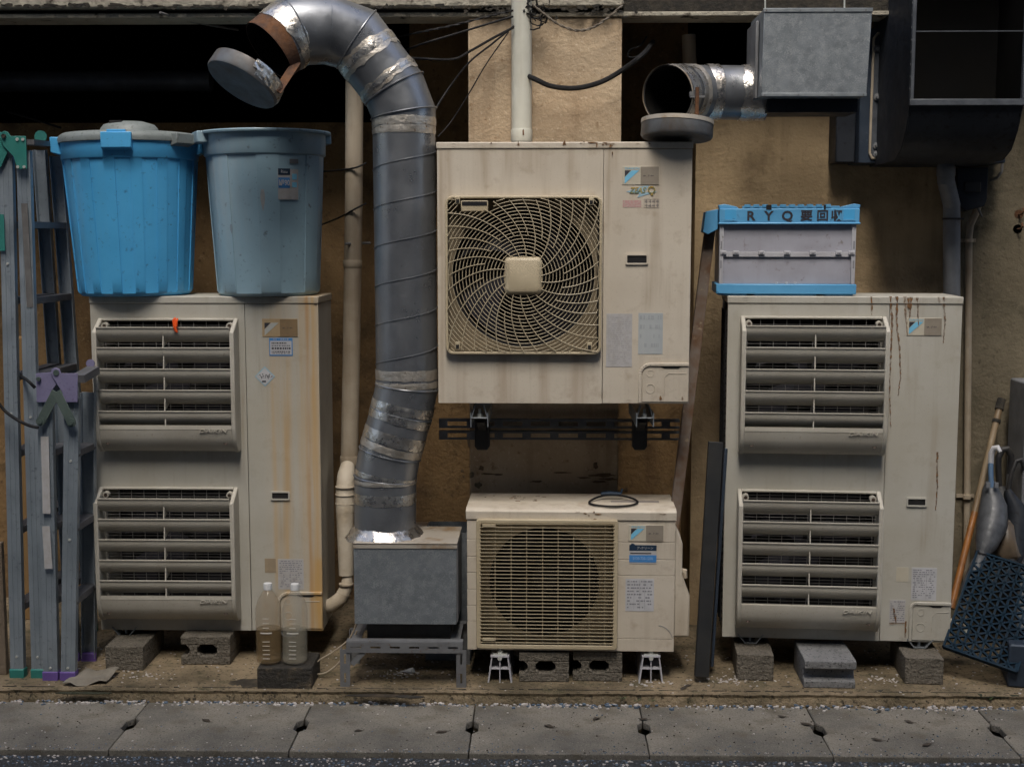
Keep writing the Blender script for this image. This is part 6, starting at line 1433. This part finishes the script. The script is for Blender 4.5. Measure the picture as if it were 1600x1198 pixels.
c = at(2, 1058, 5.0); c.z = 0; t = tag(MB().box(-.06, .022, 0, .03, 0, at(2, 848, 5.0).z).build('wooden_board', m_oldwood, None, bevel=.003), 'brown board end standing at the extreme left edge', 'board'); t.location = c
c = at(28, 560, 5.75); c.z = 0; t = tag(MB().box(-.05, .045, 0, .12, 0, at(28, 528, 5.75).z).build('cardboard_sheet', m_cardboard, None, bevel=.004), 'folded brown cardboard standing behind the tall green hinged ladder', 'cardboard'); t.location = c

# ------------------------------------------------------------------ litter on the ground
rnd = random.Random(11)
def chip(mb, x, y, z, r, th=.3):
    n = rnd.randint(4, 6); a0 = rnd.uniform(0, 6.28); el = rnd.uniform(.5, 1); tilt = rnd.uniform(-.5, .5); top = []
    for k in range(n):
        a = a0 + 2 * math.pi * k / n; q_ = r * rnd.uniform(.7, 1.1); dx, dy = q_ * math.cos(a), q_ * el * math.sin(a); top.append((x + dx, y + dy, z + r * th + dx * tilt * .5 + r * .2))
    c_ = (x, y, z + r * th * 1.8 + r * .2); b = [(p[0], p[1], z - .001) for p in top]
    mb.add(top + b + [c_], [(i, (i + 1) % n, 2 * n) for i in range(n)] + [(i, (i + 1) % n, n + (i + 1) % n, n + i) for i in range(n)])
wh, bl, gy_ = MB(), MB(), MB()
xl_, xr_ = -2.4, 2.2
def dens(x): return .45 + .55 * max(0, math.sin(x * 4.1 + 1) * .5 + math.sin(x * 9.7) * .35 + .35)
for i in range(1500):      # the joint between covers and pavement
    x = rnd.uniform(xl_, xr_)
    if rnd.random() > dens(x): continue
    y = YG1 + rnd.gauss(.0, .016); chip(wh if rnd.random() < .62 else bl, x, min(y, YG1 + .012), -.04, rnd.uniform(.0025, .0075) * (1.5 if rnd.random() < .25 else 1))
for i in range(1500):     # road strip
    x = rnd.uniform(xl_, xr_); y = YG0 - .014 - abs(rnd.gauss(0, .05)); chip(wh if rnd.random() < .4 else bl, x, y, -.058, rnd.uniform(.002, .006))
for i in range(500):
    x = rnd.uniform(xl_, xr_); y = YG0 + abs(rnd.gauss(0, .025)); chip(wh if rnd.random() < .2 else bl, x, y, -.04, rnd.uniform(.0015, .0035))
for i in range(520):
    x = rnd.uniform(-1.9, 2.1); y = YG0 + rnd.random() * (YG1 - YG0); chip(rnd.choice([wh, bl, gy_, gy_]), x, y, -.04, rnd.uniform(.0015, .004))
for i in range(620):      # pavement, thicker in the shelter of the units
    x = rnd.uniform(-1.9, 2.2); y = YL + .02 + rnd.random() ** .8 * .55
    if rnd.random() < .35 and y < 4.95: continue
    chip(wh if rnd.random() < .7 else gy_, x, y, .0, rnd.uniform(.002, .006))
for cx_, cy_, n_ in ((.85, 5.03, 60), (1.35, 5.0, 30), (.42, 4.95, 30), (-.55, 5.05, 45), (1.95, 4.9, 60), (-1.55, 5.0, 25), (.72, 4.98, 40), (2.0, 4.86, 40)):
    for i in range(n_): chip(wh, cx_ + rnd.gauss(0, .06), max(YL + .01, cy_ + rnd.gauss(0, .03)), 0, rnd.uniform(.002, .007))
for mb, nm, m_, lb in ((wh, 'fallen_petals', m_petal, 'white petals scattered along the gutter joint and pavement'), (bl, 'stone_chips', m_bluechip, 'blue grey stone chips along the gutter edge and road'), (gy_, 'dirt_crumbs', m_leaf, 'dark crumbs of dirt scattered on the concrete')):
    tag(mb.build(nm, m_), lb, 'litter', kind='stuff')
# stains and wet patches on the pavement, thin films
pav = [o for o in COL.objects if o.name == 'pavement'][0]
def gblot(px, py, rx, ry, mat, name, parent, z=.0, seed=0, n=22, j=.3):
    c = atz(px, py, z); r2 = random.Random(seed); pts = []; q0 = 1
    for k in range(n): a = 2 * math.pi * k / n; q0 = .5 * q0 + .5 * (1 + r2.uniform(-j, j)); pts.append((c.x + rx * q0 * math.cos(a), c.y + ry * q0 * math.sin(a)))
    o = MB().prism(pts, 'z', z - .002, z + .0012).build(name, mat, parent); return o
m_wet = M('dark_wet_stain', (.035, .03, .024), (.09, .07, .048), sc=16, lo=.48, hi=.66, rough=.5, spec=.4)
m_moss = M('dark_moss', (.025, .03, .012), (.05, .045, .025), sc=40, rough=1, bump=1, bsc=60)
for i, (px_, py_, rx, ry, m_) in enumerate(((640, 1088, .05, .012, m_mould), (590, 1086, .12, .014, m_wet), (1388, 1081, .05, .025, m_mould), (390, 1066, .075, .05, m_wet), (1540, 1086, .16, .016, m_moss), (1230, 1072, .02, .004, m_mould), (130, 1082, .1, .012, m_moss))):
    gblot(px_, py_, rx, ry, m_, 'stain', pav, seed=i)
mb = MB(); rnd4 = random.Random(12); y = YL + .045
for i in range(260):
    x = -2.4 + 4.8 * i / 260; y += rnd4.uniform(-.0015, .0015); y += (YL + .045 - y) * .1
    if rnd4.random() < .72: mb.box(x, x + .019, y, y + rnd4.uniform(.002, .005), .0, .0028)
mb.build('joint_dirt', m_mould, pav)
# dead leaves
for i, (px_, py_, z) in enumerate(((1074, 1072, 0), (1068, 1076, 0), (560, 1142, -.04), (1420, 1128, -.04), (1370, 1156, -.04), (1448, 1164, -.04), (1005, 1124, -.04), (322, 1126, -.04), (932, 1123, -.04), (858, 1135, -.04), (690, 1144, -.04), (1222, 1120, -.04), (1260, 1132, -.04), (1374, 1112, -.04))):
    c = atz(px_, py_, z); mb = MB(); L_ = rnd.uniform(.014, .026); pts = []
    for k in range(9): u = k / 8; pts.append((L_ * (u - .5) * 2, L_ * .42 * math.sin(math.pi * u) ** .8))
    pts += [(p[0], -p[1]) for p in pts[-2:0:-1]]
    vs = [(p[0], p[1], .002 + .25 * p[1] ** 2 / L_ + .0012 * math.sin(p[0] * 200 + i)) for p in pts]; n = len(vs); vs += [(v[0], v[1], v[2] + .0012) for v in vs]
    mb.add(vs, [tuple(range(n))[::-1], tuple(range(n, 2 * n))] + [(k, (k + 1) % n, n + (k + 1) % n, n + k) for k in range(n)])
    mb.tube([(L_, 0, .003), (L_ * 1.5, .003, .003)], .0008, 4)
    o = mb.build('dead_leaf', m_leaf); o.location = c + Vector((0, 0, .001)); o.rotation_euler = (0, 0, rnd.uniform(-1, 1)); 
    tag(o, 'small dark dead leaf lying flat on the concrete in front of the units', 'leaf', 'dead leaves on the concrete')
# white feather-like petal under the stand
c = atz(640, 1052, 0); t = empty('feather', c, label='white feather lying on the ground beneath the slotted steel stand', cat='feather')
MB().tube([(-.04, .02, .004), (-.02, .012, .006), (0, 0, .012), (.012, -.004, .013), (.02, -.006, .008)], [.001, .004, .011, .013, .004], 8).build('feather_vane', m_whitecap, t, smooth=True)
# ragged cloth by the purple feet
c = atz(140, 1062, 0); t = empty('rag', c, label='ragged grey cloth lying beside the purple ladder feet', cat='cloth'); rnd2 = random.Random(4)
mb = MB(); nx, ny = 16, 8; vs = []
for j in range(ny + 1):
    for i in range(nx + 1):
        u, v = i / nx, j / ny; ex_ = rnd2.uniform(-.004, .004) * (1 if j in (0, ny) or i in (0, nx) else .3)
        vs.append(((u - .5) * .17 * (1 - .25 * v) + ex_ + .03 * v, (v - .5) * .14 + ex_ - .015 * math.sin(u * 5), .010 + .010 * math.sin(u * 9 + v * 4) * math.sin(v * 5 + 1) + .014 * v + rnd2.uniform(0, .003)))
mb.add(vs, [(j*(nx+1)+i, j*(nx+1)+i+1, (j+1)*(nx+1)+i+1, (j+1)*(nx+1)+i) for j in range(ny) for i in range(nx)])
o = mb.build('cloth', m_cloth, t, smooth=True); sm = o.modifiers.new('s', 'SOLIDIFY'); sm.thickness = .004; ss = o.modifiers.new('ss', 'SUBSURF'); ss.levels = 1; ss.render_levels = 1
# weeds
for i, (px_, py_) in enumerate(((995, 1096), (1018, 1095), (972, 1092), (1545, 1093))):
    c = atz(px_, py_, -.012); t = empty('weed', c, label='tiny green weed in the pavement joint, ' + ('left of three', 'right of three', 'middle of three', 'near the blue mat')[(0, 1, 0, 3)[i]] if i != 2 else 'tiniest green weed just left of the other two below the small unit', cat='weed', group='weeds in the pavement joint'); mb = MB()
    for k in range(9):
        a = rnd.uniform(0, 6.28); l_ = rnd.uniform(.01, .026); d = Vector((math.cos(a) * l_, math.sin(a) * l_ * .6, l_ * rnd.uniform(.3, 1.2)))
        mb.add([(0, -.001, 0), (0, .001, 0), d * .6 + Vector((0, .003, 0)), d, d * .6 - Vector((0, .003, 0))], [(0, 1, 2, 3, 4)])
    mb.build('leaves', m_green, t)
